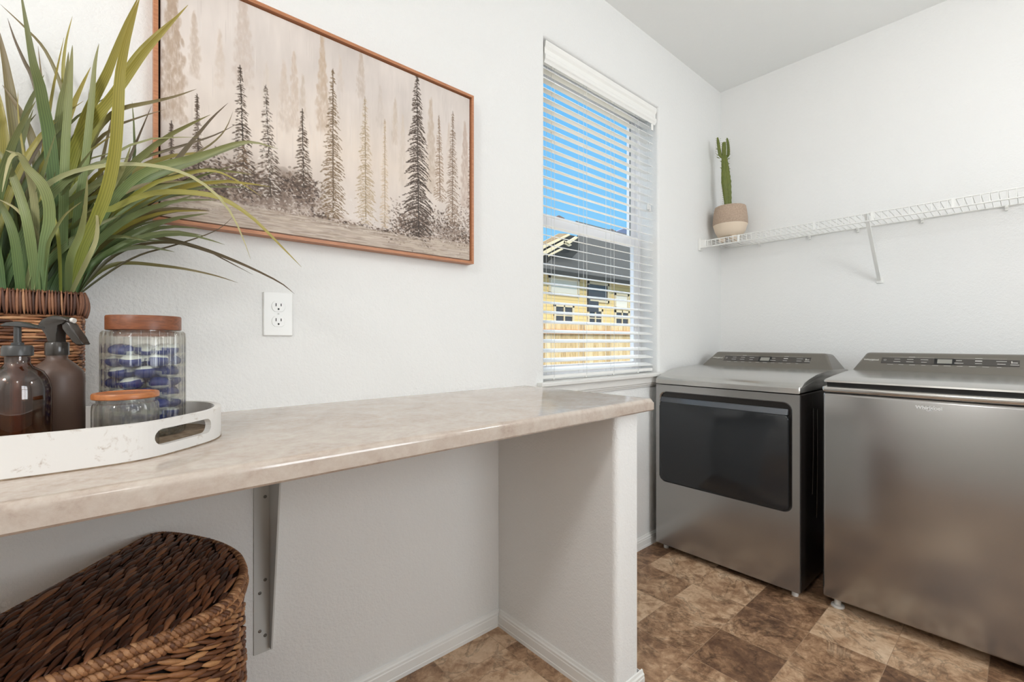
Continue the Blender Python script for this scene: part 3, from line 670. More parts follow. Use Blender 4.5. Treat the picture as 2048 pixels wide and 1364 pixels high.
def stem(path,rad,nm):
    P=catmull(path,26); m=len(P); bm=BM(); n=24; rings=[]
    for i in range(m):
        t=i/(m-1); r=np.interp(t,[0,.1,.5,.85,1],rad)
        rings.append([bm.verts.new(P[i]+Vector((r*(.62+.38*abs(math.cos(1.5*2*math.pi*k/n))**1.5+(.12 if i%2 and k%8==0 else 0))*math.cos(2*math.pi*k/n+.5),r*(.62+.38*abs(math.cos(1.5*2*math.pi*k/n))**1.5+(.12 if i%2 and k%8==0 else 0))*math.sin(2*math.pi*k/n+.5),0))) for k in range(n)])
    for i in range(m-1):
        for k in range(n): bm.faces.new([rings[i][k],rings[i][(k+1)%n],rings[i+1][(k+1)%n],rings[i+1][k]])
    bm.faces.new(rings[0][::-1]); bm.faces.new(rings[-1]); o=obj(nm,bm,M['cactus'],ca,smooth=True); STEMS.append(o); return o
STEMS=[]
Pc=lambda px,py,d=2.848: at(px,py,d)
dc=2.85
stem([Pc(1456,425,dc),Pc(1455,400,dc),Pc(1452,365,dc),Pc(1450,335,dc),Pc(1448,312,dc)],[.017,.02,.03,.02,.014],'stem')
stem([Pc(1448,318,dc),Pc(1448,305,dc),Pc(1448,290,dc),Pc(1448,284,dc)],[.010,.013,.014,.011,.004],'arm')
stem([Pc(1448,318,dc),Pc(1441,312,dc),Pc(1438,298,dc),Pc(1435,275,dc)],[.008,.010,.011,.009,.004],'arm')
stem([Pc(1450,318,dc+.01),Pc(1456,311,dc+.01),Pc(1456.5,295,dc+.01),Pc(1454,276,dc+.01)],[.007,.009,.0095,.008,.003],'arm')
rg=random.Random(4)
for (x,y,ax) in ((1433,309,-1),(1433,314,-1),(1440,322,-1),(1440,335,-1),(1460,316,1),(1459,327,1),(1461,337,1),(1432,297,-1),(1461,308,1)):
    bm=BM(); a=Pc(x,y,dc); b=Pc(x-ax*7,y+3,dc); tube(bm,[b,b+(a-b)*.6,a],[.001,.003,.001],6); obj('leaflet',bm,M['cactus'],ca)
for (x,y0,y1,hw),par in zip(((1452,320,410,5.5),(1448,286,312,3.6),(1436.5,278,308,3.4),(1455.5,280,310,3)),STEMS):
    bm=BM(); yv=y0
    while yv<y1:
        for sd in (-1,1):
            k=hw*(1.25 if 350<yv<385 else 1); a=Pc(x+sd*k,yv,dc-.004); b=Pc(x+sd*(k+2.2),yv-1.2,dc-.006); tube(bm,[a,b],[.0013,.0004],4)
        yv+=4.2
    o=obj('spines',bm,M['spine'],par); o['kind']='stuff'
# ------------------------------------------------------------ woven strands
def strand(bm,c,T,N,L,w,th,bend=0,nl=6,nc=6):
    T=T.normalized(); N=(N-T*N.dot(T)).normalized(); B=N.cross(T); rings=[]
    for i in range(nl+1):
        t=i/nl; s=math.sin(math.pi*min(max(t,.04),.96))**.65; p=c+T*(t-.5)*L+N*(bend*(4*t*(1-t)))
        rings.append([bm.verts.new(p+B*(w/2*s*math.cos(2*math.pi*k/nc))+N*(th/2*s*math.sin(2*math.pi*k/nc))) for k in range(nc)])
    for i in range(nl):
        for k in range(nc): bm.faces.new([rings[i][k],rings[i][(k+1)%nc],rings[i+1][(k+1)%nc],rings[i+1][k]])
    bm.faces.new(rings[0][::-1]); bm.faces.new(rings[-1])
class Loop2D:
    def __init__(s,pts,dense=False):
        P=[Vector((a,b,0)) for a,b in pts]; m=len(P); out=[]
        for i in range(m):
            p0,p1,p2,p3=P[(i-1)%m],P[i],P[(i+1)%m],P[(i+2)%m]
            for k in range(20):
                f=k/20
                if dense:
                    out.append(p1.lerp(p2,f)); continue
                out.append(.5*((2*p1)+(p2-p0)*f+(2*p0-5*p1+4*p2-p3)*f*f+(3*p1-p0-3*p2+p3)*f**3))
        s.P=out; s.cum=[0]
        for a,b in zip(out,out[1:]+out[:1]): s.cum.append(s.cum[-1]+(b-a).length)
        s.L=s.cum[-1]; A=sum(a.x*b.y-b.x*a.y for a,b in zip(out,out[1:]+out[:1])); s.sg=1 if A>0 else -1
        s._c=np.array(s.cum); xs=np.array([p.x for p in out]+[out[0].x]); ys=np.array([p.y for p in out]+[out[0].y]); s.xs,s.ys=xs,ys
    def at(s,d):
        d%=s.L; p=Vector((float(np.interp(d,s._c,s.xs)),float(np.interp(d,s._c,s.ys)),0)); e=.004
        a=Vector((float(np.interp((d-e)%s.L,s._c,s.xs)),float(np.interp((d-e)%s.L,s._c,s.ys)),0)); b=Vector((float(np.interp((d+e)%s.L,s._c,s.xs)),float(np.interp((d+e)%s.L,s._c,s.ys)),0))
        T=(b-a).normalized(); N=Vector((T.y,-T.x,0))*s.sg; return p,T,N
    def inside(s,x,y,marg=0):
        n=len(s.P); c=False; j=n-1; md=1e9
        for i in range(n):
            a,b=s.P[i],s.P[j]
            if (a.y>y)!=(b.y>y) and x<(b.x-a.x)*(y-a.y)/(b.y-a.y)+a.x: c=not c
            md=min(md,(a.x-x)**2+(a.y-y)**2); j=i
        return c and md>marg*marg
HO=Loop2D([(.072,1.344),(.116,1.310),(.170,1.214),(.197,1.125),(.199,1.054),(.190,1.002),(.156,.926),(.092,.884),(.018,.868),(-.062,.861),(-.14,.870),(-.21,.898),(-.255,.940),(-.250,.985),(-.19,1.05),(-.137,1.109),(-.0786,1.176),(.022,1.296)])
HZ=.655
ha=thing('laundry_hamper','large brown woven seagrass laundry hamper under the worktop','hamper',(0,1.08,0))
bm=BM(); n=160
rows=[]
for z,k in ((0,.0),(.3,.006),(.60,-.003),(.63,-.006)):
    r=[]
    for i in range(n):
        p,T,N=HO.at(HO.L*i/n); r.append(bm.verts.new((p.x-N.x*.012+N.x*k,p.y-N.y*.012+N.y*k,z)))
    rows.append(r)
for a,b in zip(rows,rows[1:]):
    for i in range(n): bm.faces.new([a[i],a[(i+1)%n],b[(i+1)%n],b[i]])
bm.faces.new(rows[0][::-1]); bm.faces.new(rows[-1])
hb=obj('basket_core',bm,M['weave_dark'],ha)
bm=BM(); rg=random.Random(2); row=0; z=.012
while z<.621:
    fine=z>.36
    d=(row%2)*.011; st=.0185 if fine else .05
    while d<HO.L:
        p,T,N=HO.at(d+rg.uniform(-.003,.003)); bulge=.006*math.sin(math.pi*z/.62)
        if rg.random()>.02:
            sl=.40+rg.uniform(-.14,.14)
            strand(bm,Vector((p.x,p.y,z+rg.uniform(-.0012,.0012)))+N*(-.007+bulge+rg.uniform(0,.003)),T*math.cos(sl)+Vector((0,0,1))*math.sin(sl),N,(.042 if fine else .085)*rg.uniform(.8,1.2),(.0095*rg.uniform(.8,1.2)) if fine else .02,.0095,.002,5,6 if fine else 5)
        d+=st
    z+=.0138 if fine else .021; row+=1
hw_=obj('basket_weave',bm,M['weave_body'],ha,smooth=True)
def rope(z,off,rad,pitch,mat,name,seed):
    bm=BM(); rg=random.Random(seed); d=0
    path=[]
    while d<HO.L:
        p,T,N=HO.at(d); c=Vector((p.x,p.y,z))+N*off
        for q in range(3):     # wrapped coil: three arcs seen from outside and above
            a=[-.45,.45,1.35][q]; nn=N*math.cos(a)+Vector((0,0,1))*math.sin(a); tt=(-N*math.sin(a)+Vector((0,0,1))*math.cos(a))*.86+T*.5
            strand(bm,c+nn*rad*.82+T*(q*.004-.004),tt,nn,rad*2.1,pitch*1.25*rg.uniform(.85,1.15),rad*.75,rad*.22,4,6)
        d+=pitch*rg.uniform(.9,1.1)
    return obj(name,bm,mat,ha,smooth=True)
rope(.6290,-.001,.0070,.0068,M['weave_rim'],'basket_rim',11)
ld_bm=BM(); r=[]
for i in range(n):
    p,T,N=HO.at(HO.L*i/n); r.append((p.x-N.x*.005,p.y-N.y*.005,.638))
prism(ld_bm,r,(0,0,.010)); lid=obj('lid_core',ld_bm,M['weave_dark'],ha)
rope(.6455,-.003,.0072,.0070,M['weave_rim'],'lid_rim',12)
bm=BM(); E=Vector((.664,.748,0)); Nn=Vector((.748,-.664,0)); O0=Vector((.072,1.344,0)); rg=random.Random(9)
v=.010; row=0
while v<.40:
    u=-.60+(row%2)*.017
    while u<.12:
        p=O0+E*(u+rg.uniform(-.004,.004))+Nn*(v+rg.uniform(-.0015,.0015))
        if HO.inside(p.x,p.y,.008):
            sl=.24+rg.uniform(-.12,.12); L=.054*rg.uniform(.8,1.25)
            T=E*math.cos(sl)+Nn*math.sin(sl)*-1
            if not(HO.inside(*(p+T*L*.42).xy,.004) and HO.inside(*(p-T*L*.42).xy,.004)): L*=.55
            strand(bm,Vector((p.x,p.y,.6515+rg.uniform(-.0012,.0022))),T+Vector((0,0,rg.uniform(-.04,.04))),Vector((0,0,1))+Nn*rg.uniform(-.5,.3),L,.0118*rg.uniform(.75,1.2),.0085,.0025,6,6)
        u+=.0270
    v+=.0128; row+=1
obj('lid_weave',bm,M['weave_lid'],ha,smooth=True)
# ------------------------------------------------------------ tray and what stands on it
TZ=.918; TO=Loop2D([(-.30,.910),(-.20,.888),(-.109,.882),(-.037,.882),(.04,.895),(.104,.946),(.143,.992),(.161,1.048),(.157,1.108),(.128,1.158),(.06,1.183),(-.05,1.190),(-.18,1.188),(-.30,1.165),(-.38,1.10),(-.385,1.0),(-.35,.94)])
tr=thing('serving_tray','white distressed oval wooden tray with cut-out handle on the worktop','tray',(-.11,1.03,TZ))
n=220; TH_=.057; tw=.011
bm=BM()
R=[[],[],[],[]]
for i in range(n):
    p,T,N=TO.at(TO.L*i/n)
    for k,(o_,z_) in enumerate(((0,TZ+.0015),(0,TZ+TH_),(-tw,TZ+TH_),(-tw,TZ+.0015))): R[k].append(bm.verts.new((p.x+N.x*o_,p.y+N.y*o_,z_)))
for k in range(4):
    A,B=R[k],R[(k+1)%4]
    for i in range(n):
        f=bm.faces.new([A[i],A[(i+1)%n],B[(i+1)%n],B[i]]); f.material_index=0
bmesh.ops.recalc_face_normals(bm,faces=bm.faces)
tw_o=obj('tray_wall',bm,M['tray'],tr)
# handle slot: cut with a capsule shaped cutter, then discard the cutter
bm=BM(); a=Vector((.046,.900,0)); b=Vector((.134,.986,0)); mid=(a+b)/2; ex=(b-a).normalized(); nn=Vector((ex.y,-ex.x,0)); hl=.058; hr=.0128; pts=[]
for cx,a0 in ((hl-hr,-90),(-(hl-hr),90)):
    for k in range(11):
        t=math.radians(a0+18*k); pts.append(mid+ex*(cx+hr*math.cos(t))+Vector((0,0,TZ+.0305+hr*math.sin(t)))-nn*.035)
prism(bm,pts,nn*.07); bmesh.ops.recalc_face_normals(bm,faces=bm.faces)
me=bpy.data.meshes.new('c'); bm.to_mesh(me); bm.free(); cut=bpy.data.objects.new('c',me); COL.objects.link(cut)
md=tw_o.modifiers.new('b','BOOLEAN'); md.operation='DIFFERENCE'; md.object=cut; md.solver='EXACT'
cut.data.transform(Matrix.Translation(-BASE[tr.name])); cut.location=BASE[tr.name]
dg=bpy.context.evaluated_depsgraph_get(); dg.update(); nm=bpy.data.meshes.new_from_object(tw_o.evaluated_get(dg)); tw_o.modifiers.clear(); old=tw_o.data; tw_o.data=nm; nm.name='tray_wall'; bpy.data.objects.remove(cut)
for p in nm.polygons:
    p.use_smooth=False
bm=BM(); pts=[]
for i in range(n):
    p,T,N=TO.at(TO.L*i/n); pts.append((p.x-N.x*.009,p.y-N.y*.009,TZ))
prism(bm,pts,(0,0,.011)); obj('tray_floor',bm,M['traywear'],tr)
bm=BM(); prev=None; r0=[];r1=[];r2=[];r3=[]
for i in range(n):
    p,T,N=TO.at(TO.L*i/n)
    for L_,o_,z_ in ((r0,.0004,0),(r1,.0004,.0022),(r2,-.008,.0022),(r3,-.008,0)): L_.append(bm.verts.new((p.x+N.x*o_,p.y+N.y*o_,TZ+z_)))
for A,B in ((r0,r1),(r1,r2),(r2,r3),(r3,r0)):
    for i in range(n): bm.faces.new([A[i],A[(i+1)%n],B[(i+1)%n],B[i]])
obj('tray_bottom_edge',bm,M['traywear'],tr)
FZ=TZ+.0112
def P2(px,d): p=at(px,682,d); return p.x,p.y
# soap pump bottle
cx,cy=P2(35,.68)
pb=thing('soap_dispenser','glossy smoky brown glass soap pump bottle on the white tray','soap dispenser',(cx,cy,FZ))
bm=BM(); r=.0368
out=[(r-.004,FZ),(r,FZ+.004),(r,1.028),(r-.003,1.042),(.028,1.054),(.018,1.061),(.0138,1.066),(.0138,1.077)]
inn=[(.0115,1.077),(.0115,1.066),(.016,1.0585),(.026,1.051),(r-.0055,1.040),(r-.0025,1.027),(r-.0025,FZ+.006),(r-.006,FZ+.003)]
lathe(bm,out+inn,cx,cy,64); obj('bottle',bm,M['amber'],pb,auto=50)
bm=BM(); lathe(bm,[(r-.0065,FZ+.0035),(r-.003,FZ+.007),(r-.003,.946),(.001,.946)],cx,cy,48); obj('soap',bm,M['soap'],pb,auto=50)
bm=BM(); lathe(bm,[(.0055,.9465),(.0055,1.045)],cx,cy,16); lathe(bm,[(.0055,1.045),(.0105,1.05),(.0105,1.066)],cx,cy,20); obj('straw',bm,M['straw'],pb,auto=50)
bm=BM(); lathe(bm,[(.0155,1.0775),(.0172,1.0785),(.0172,1.0905),(.015,1.0935),(.007,1.094),(.007,1.0975),(.0042,1.098),(.0042,1.124)],cx,cy,32); obj('collar',bm,M['pump'],pb,auto=40)
D=.68
bm=BM(); poly=[(8,650),(18,645),(38,643),(52,645),(70,652),(83,654),(83,657.5),(66,657),(50,652.5),(38,652),(20,652.5),(8,652.5)]
prism(bm,[at(a,b,D)-FWD*.006 for a,b in poly],FWD*.012,.0015,2); obj('pump_head',bm,M['pump'],pb,auto=50)
# sprayer bottle
cx,cy=P2(114,.765)
sb=thing('spray_bottle','frosted brown spray bottle with black trigger on the white tray','spray bottle',(cx,cy,FZ))
bm=BM(); r=.0351
lathe(bm,[(r-.003,FZ),(r,FZ+.004),(r,1.036),(r-.002,1.048),(r-.010,1.059),(.018,1.066),(.0135,1.070),(.0135,1.0775)],cx,cy,64); obj('bottle',bm,M['frosted'],sb,auto=50)
bm=BM(); lathe(bm,[(.0148,1.0765),(.0152,1.078),(.0152,1.0965),(.014,1.098),(.006,1.0985),(.006,1.124)],cx,cy,40); obj('collar',bm,M['pump2'],sb,auto=40)
D=.765
bm=BM(); poly=[(83,652),(92,640),(103,634),(116,631),(130,633.5),(141,637),(144,640),(143,644),(133,644),(122,648),(122,668),(124,686),(104,686),(101,668),(97,656),(88,655)]
prism(bm,[at(a,b,D)-FWD*.009 for a,b in poly],FWD*.018,.003,3); obj('spray_head',bm,M['pump2'],sb,auto=60)
bm=BM(); poly=[(126,644),(140,641),(148,648),(155,660),(163,676),(175,688),(172,690),(160,690),(151,684),(143,670),(136,656)]
prism(bm,[at(a,b,D)-FWD*.007 for a,b in poly],FWD*.014,.0025,3); obj('trigger',bm,M['pump2'],sb,auto=60)
bm=BM(); tube(bm,[at(143,640.5,D),at(149,641.5,D)],.0042,14); obj('nozzle',bm,M['foot'],sb,auto=50)
# fluted jars
def fluted(name,cx,cy,r,z0,z1,nf,label,neck):
    j=thing(name,label,'glass jar',(cx,cy,z0)); nn_=nf*8; amp=.05
    bm=BM(); t=.0028
    H=z1-z0
    prof=[(r*.93,z0),(r*.985,z0+.003),(r,z0+.008),(r,z1-.012),(r*.985,z1-.004),(r*.94,z1-.0005),(neck,z1),(neck,z1+.006)]
    inn=[(neck-t,z1+.006),(neck-t,z1-.001),(r*.93-t,z1-.004),(r-t*1.6,z1-.013),(r-t*1.6,z0+.009),(r*.93-t,z0+.005)]
    no=len(prof)
    def md(a,z): return 1
    rings=[]
    for i,(rr_,z) in enumerate(prof+inn):
        flu=1 if (i in (1,2,3,4)) else 0
        rings.append([bm.verts.new((cx+rr_*(1-flu*amp*(.5+.5*math.cos(nf*2*math.pi*k/nn_))**2)*math.cos(2*math.pi*k/nn_),cy+rr_*(1-flu*amp*(.5+.5*math.cos(nf*2*math.pi*k/nn_))**2)*math.sin(2*math.pi*k/nn_),z)) for k in range(nn_)])
    for a,b in zip(rings,rings[1:]):
        for k in range(nn_): bm.faces.new([a[k],a[(k+1)%nn_],b[(k+1)%nn_],b[k]])
    bm.faces.new(rings[0][::-1]); bm.faces.new(rings[-1])
    obj('jar_body',bm,M['jar_glass'],j,auto=60); return j
jx,jy=P2(289,.84)
J=fluted('storage_jar',jx,jy,.0624,FZ,1.1185,30,'tall fluted glass jar of blue laundry pods with dark wooden lid',.05)
bm=BM(); lathe(bm,[(.0535,1.1195),(.0552,1.1205),(.0552,1.1435),(.0540,1.1455),(.001,1.1455)],jx,jy,64); lathe(bm,[(.044,1.108),(.044,1.1197)],jx,jy,48); obj('lid',bm,M['acacia'],J,auto=45)
kx,ky=P2(252.5,.72)
K=fluted('lidded_jar',kx,ky,.0418,FZ,1.0045,18,'short ribbed clear glass jar with light wooden lid on the tray',.036)
bm=BM(); lathe(bm,[(.0405,1.0105),(.0418,1.0115),(.0418,1.0175),(.0405,1.0195),(.0365,1.0195),(.0355,1.0180),(.001,1.0180)],kx,ky,56); obj('lid',bm,M['acacia2'],K,auto=45)
# laundry pods
def podmesh():
    bm=BM(); bmesh.ops.create_uvsphere(bm,u_segments=20,v_segments=12,radius=1)
    for v in bm.verts:
        x,y,z=v.co; s=lambda a,p:math.copysign(abs(a)**p,a)
        v.co=Vector((s(x,.75)*.0185,s(y,.75)*.0155,s(z,.9)*.0098*(1+.15*math.cos(3*x))))
    for f in bm.faces:
        c=f.calc_center_median(); f.material_index=1 if c.z>.0035+.003*math.sin(c.x*180) else 0; f.smooth=True
    me=bpy.data.meshes.new('laundry_pod'); bm.to_mesh(me); bm.free(); me.materials.append(M['pod_blue']); me.materials.append(M['pod_white']); return me
PM=podmesh(); rg=random.Random(21)
for L in range(8):
    zc=FZ+.0172+L*.0196
    for k in range(7):
        if L==7 and k in (1,4): continue
        if k<6: a=2*math.pi*k/6+L*.52; x,y=jx+.0368*math.cos(a),jy+.0368*math.sin(a)
        else: a=L*1.3; x,y=jx,jy
        o=bpy.data.objects.new('laundry_pod',PM); COL.objects.link(o); o.location=(x,y,zc+rg.uniform(-.0003,.0003)); o.rotation_euler=(rg.choice([0,math.pi])+rg.uniform(-.16,.16),rg.uniform(-.16,.16),a)
        tag(o,'blue and white laundry pod inside the tall fluted jar','laundry pod','laundry pods in the tall jar')
# ------------------------------------------------------------ planter with grass
BX0,BX1,BY0,BY1,BZ0,BZ1=-.315,-.040,1.206,1.358,.918,1.194
pl_=thing('wicker_planter','brown wicker basket holding the grass plant at the back of the worktop','basket',((BX0+BX1)/2,(BY0+BY1)/2,BZ0))
PO=Loop2D([(x,y) for x,y in rr(BX0,BX1,BY0,BY1,.024,8)],dense=True)
bm=BM(); n=90; ra=[];rb=[];rc=[];rd=[]
for i in range(n):
    p,T,N=PO.at(PO.L*i/n)
    for L_,o_,z_ in ((ra,-.006,BZ0),(rb,-.006,BZ1-.004),(rc,-.016,BZ1-.004),(rd,-.016,BZ0+.006)): L_.append(bm.verts.new((p.x+N.x*o_,p.y+N.y*o_,z_)))
for A,B in ((ra,rb),(rb,rc),(rc,rd)):
    for i in range(n): bm.faces.new([A[i],A[(i+1)%n],B[(i+1)%n],B[i]])
bm.faces.new(ra[::-1]); bm.faces.new(rd)
obj('basket_core',bm,M['weave_dark'],pl_)
bm=BM(); rg=random.Random(31); z=BZ0+.003; row=0
while z<BZ1-.044:
    d=(row%2)*.012
    while d<PO.L:
        p,T,N=PO.at(d+rg.uniform(-.005,.005)); sl=rg.uniform(-.045,.045); ph=math.sin(d/.033*math.pi+row*math.pi)
        cor=PO.at(d-.014)[1].dot(PO.at(d+.014)[1])<.97
        if N.y<.5: strand(bm,Vector((p.x,p.y,z+rg.uniform(-.0008,.0008)))+N*(-.006+.0014*ph),T+Vector((0,0,sl)),N,(.018 if cor else .046)*rg.uniform(.85,1.2),.0072*rg.uniform(.75,1.2),.0052,.0012,4,5)
        d+=.011 if cor else .024
    z+=.0058; row+=1
obj('basket_weave',bm,M['wick_body'],pl_,smooth=True)
bm=BM(); d=0
while d<PO.L:
    p,T,N=PO.at(d); c=Vector((p.x,p.y,BZ1-.0225))
    strand(bm,c+N*(-.0005+rg.uniform(0,.0012)),Vector((0,0,1))+T*rg.uniform(-.07,.07),N,.047,.0056*rg.uniform(.7,1.25),.009,.0015,6,6)
    strand(bm,Vector((p.x,p.y,BZ1-.004))-N*.009,N+T*rg.uniform(-.1,.1),Vector((0,0,1)),.024,.0052,.007,.001,4,5)
    d+=.0041
obj('basket_rim',bm,M['wick_rim'],pl_,smooth=True)
bm=BM(); box(bm,BX0+.018,BX1-.018,BY0+.018,BY1-.018,BZ1-.05,BZ1-.035); obj('soil',bm,M['soil'],pl_)
gp=thing('grass_plant','artificial tall grass plant with arching green and olive blades in wicker basket','plant',((BX0+BX1)/2,(BY0+BY1)/2,BZ1-.035))
def leafmesh(bm,pts,w,seg=22,face=None,peak=.3,base=.5,uvl=None):
    P=catmull(pts,seg); prev=None; m=len(P); fold=.16
    for i in range(m):
        t=i/(m-1); T=(P[min(i+1,m-1)]-P[max(i-1,0)]).normalized()
        F=face if face is not None else (EYE-P[i]).normalized()
        S=T.cross(F); S=S.normalized() if S.length>1e-4 else T.orthogonal().normalized(); Nn_=S.cross(T).normalized()
        ww=w*(np.interp(t,[0,peak,.65,.88,1],[base,1,.82,.38,.03]))*.5
        a=bm.verts.new(P[i]-S*ww+Nn_*ww*fold); b=bm.verts.new(P[i]-Nn_*ww*fold); c=bm.verts.new(P[i]+S*ww+Nn_*ww*fold)
        a[uvl]=Vector((0,t,0)); b[uvl]=Vector((.5,t,0)); c[uvl]=Vector((1,t,0))
        if prev: bm.faces.new([prev[0],prev[1],b,a]); bm.faces.new([prev[1],prev[2],c,b])
        prev=(a,b,c)
def newleaf(): bm=BM(); return bm,bm.verts.layers.float_vector.new('leaf_uv')
HERO=[ # pixels root->tip, width px, root depth, tip depth, colour
([(110,578),(112,430),(105,330),(97,260),(88,215),(80,170),(68,130),(55,60),(40,-25)],25,.90,.80,0),
([(140,560),(140,380),(135,235),(120,165),(90,100),(50,55),(0,8)],9,.93,.95,2),
([(112,570),(100,330),(85,230),(65,155),(50,125),(30,80),(15,36)],10,.95,1.0,5),
([(60,578),(45,400),(36,290),(25,210),(12,130),(-4,55)],26,.92,.90,2),
([(125,560),(124,300),(127,190),(127,130),(133,80),(145,32)],8,.95,.98,3),
([(126,578),(128,420),(132,290),(138,200),(142,140),(145,90)],19,.87,.84,1),
([(118,578),(116,420),(113,310),(124,210),(133,160),(137,104)],20,.89,.88,1),
([(140,578),(155,430),(170,335),(178,260),(185,190),(190,130),(198,87)],19,.88,.86,1),
([(150,578),(165,500),(192,440),(215,380),(230,310),(236,240),(241,150),(252,90),(266,40),(280,-6)],27,.86,.74,3),
([(142,570),(144,400),(150,310),(166,250),(190,195),(215,145),(236,90),(256,40),(278,-8)],20,.90,.86,3),
([(128,570),(132,400),(150,300),(185,242),(215,207),(250,160),(290,105),(330,60),(376,10)],23,.90,.84,3),
([(150,540),(160,340),(200,240),(245,155),(275,108),(310,70),(368,20)],16,.92,.90,3),
([(155,560),(165,380),(185,280),(215,237),(245,217),(300,205),(350,193),(393,178)],12,.93,.92,2),
([(158,578),(180,520),(240,430),(300,370),(345,330),(370,300),(395,270),(425,235),(456,206)],12,.92,1.02,5),
([(162,570),(185,480),(220,410),(270,356),(320,332),(370,320),(420,305),(470,288),(510,285),(556,298)],17,.90,.93,1),
([(160,570),(190,470),(240,408),(290,363),(330,345),(380,328),(440,305),(502,284)],18,.92,.98,0),
([(50,576),(45,480),(60,410),(91,373),(130,350),(180,336),(240,329),(290,330),(345,339),(395,360),(445,402),(478,457),(501,518)],13,.86,.80,4),
([(150,578),(165,520),(195,430),(225,418),(262,400),(310,386),(360,384),(420,390),(460,405),(510,440),(560,490),(603,534)],15,.88,.90,3),
([(165,578),(200,520),(245,484),(290,471),(330,478),(380,490),(440,510),(500,535),(560,565),(589,588)],10,.93,1.12,5),
([(160,580),(190,550),(225,530),(262,526),(310,530),(370,538),(430,551),(477,566)],9,.93,1.08,2),
([(165,575),(210,525),(270,492),(340,485),(400,495),(450,520),(507,550)],7,.93,1.10,5),
([(165,578),(220,543),(280,510),(350,490),(430,462),(467,433)],4.5,.93,1.10,5),
([(168,570),(200,470),(250,405),(310,366),(350,355),(400,342),(440,345),(480,365),(523,393)],9,.91,.95,3),
([(170,560),(200,430),(245,355),(270,322),(320,305),(380,287),(430,270),(472,249)],8,.94,1.06,5),
([(170,560),(210,450),(260,395),(310,358),(370,320),(420,290),(450,260),(466,223)],6.5,.94,1.06,2),
([(60,578),(72,450),(62,360),(42,313),(20,318),(4,384)],15,.84,.76,4),
([(45,578),(64,530),(73,492),(70,462),(50,435),(26,413),(-6,397)],12,.84,.80,4),
([(75,578),(89,495),(99,449),(98,405),(84,368),(57,338),(39,312),(10,300)],24,.83,.78,1),
([(118,580),(119,500),(112,450),(95,410),(66,370),(50,320),(37,235),(36,178)],8,.84,.83,3),
([(84,578),(95,500),(106,468),(130,430),(165,402)],7,.83,.80,1),
([(100,578),(112,470),(100,330),(92,250),(87,190),(76,92)],10,.95,1.0,2),
([(30,578),(15,480),(20,380),(40,280),(56,215),(88,150)],20,.88,.90,0),
([(95,578),(85,420),(70,300),(45,230),(5,170)],20,.90,.90,2),
([(135,578),(150,470),(158,370),(165,300),(176,240),(196,172)],12,.96,1.0,5),
([(140,578),(150,450),(160,350),(172,270),(178,178)],9,.97,1.0,2),
([(155,578),(185,450),(200,360),(205,320),(235,190)],13,.94,.98,2),
([(160,578),(205,460),(240,360),(262,310),(303,212)],11,.93,.98,5),
([(162,570),(220,450),(265,330),(268,260),(264,203)],7,.94,1.0,0),
([(145,578),(165,505),(182,460),(210,400),(245,340),(262,290)],15,.86,.86,1),
([(135,578),(140,520),(160,470),(170,420),(175,350)],14,.84,.80,1),
([(150,578),(175,520),(192,480),(195,440),(188,405)],10,.84,.83,4),
([(20,578),(5,450),(12,340),(6,240),(-10,160)],22,.86,.86,3),
([(70,578),(60,470),(40,390),(10,320),(-20,290)],20,.82,.80,1),
([(40,578),(30,480),(8,420),(-20,380)],20,.82,.80,0),
([(158,575),(200,500),(250,445),(300,405),(350,372),(400,345)],15,.93,1.0,5),
([(158,575),(210,480),(262,420),(320,390),(380,360),(470,330)],13,.93,1.0,0),
]
for pts,w,d0,d1,ci in HERO:
    m=len(pts); P=[]
    for i,(a,b) in enumerate(pts):
        t=i/(m-1); d=d0+(d1-d0)*t; q=at(a,b,d)
        if q.y>1.325: q=at(a,b,d*1.325/q.y)
        P.append(q)
    # keep the root inside the basket
    r0=P[0]; r0.x=min(max(r0.x,BX0+.03),BX1-.024); r0.y=min(max(r0.y,BY0+.024),BY1-.03); r0.z=BZ1-.034
    P.insert(1,Vector((r0.x+(P[1].x-r0.x)*.12,r0.y+(P[1].y-r0.y)*.12,BZ1-.008)))
    bm,uv_=newleaf(); dm=(d0+d1)/2; face=(-FWD+RGT*.6+Vector((random.uniform(-.5,.5),random.uniform(-.3,.3),random.uniform(-.1,.4)))).normalized()
    leafmesh(bm,P,w/FPX*dm/1.12,24,face,.35,.6,uv_); obj('leaf',bm,LEAF[ci],gp,smooth=True)
def randleaf(bm,uv_,rg,ln,spread):
    x=rg.uniform(BX0+.03,BX1-.025); y=rg.uniform(BY0+.026,BY1-.03); r0=Vector((x,y,BZ1-.034))
    cxm=(BX0+BX1)/2; k=(x-cxm)/.13
    a=k*spread+rg.uniform(-.25,.25); b=-rg.uniform(-.15,.5)*spread
    L=ln*rg.uniform(.65,1.1); P=[r0,r0+Vector((0,0,.03))]; dirv=Vector((a,b,1)).normalized(); p=P[1].copy(); gr=rg.uniform(.02,.22)
    for s in range(5):
        p=p+dirv*L/5; dirv=(dirv+Vector((a*.25,b*.25,-gr*(s+1)*.5))).normalized()
        if p.y>1.34: p.y=1.34; dirv.y=min(dirv.y,0)
        P.append(p.copy())
    face=Vector((rg.uniform(-.9,.9),-1,rg.uniform(-.2,.4))).normalized()
    leafmesh(bm,P,rg.uniform(.008,.019),14,face,.35,.6,uv_)
rg=random.Random(77)
for k in range(100-len(HERO)):
    bm,uv_=newleaf(); randleaf(bm,uv_,rg,.46,.55); obj('leaf',bm,LEAF[rg.choice([0,0,1,1,2,2,3,5])],gp,smooth=True)
bm,uv_=newleaf()
for k in range(110): randleaf(bm,uv_,rg,.34,.6)
o=obj('undergrowth',bm,LEAF[0],gp,smooth=True); o['kind']='stuff'
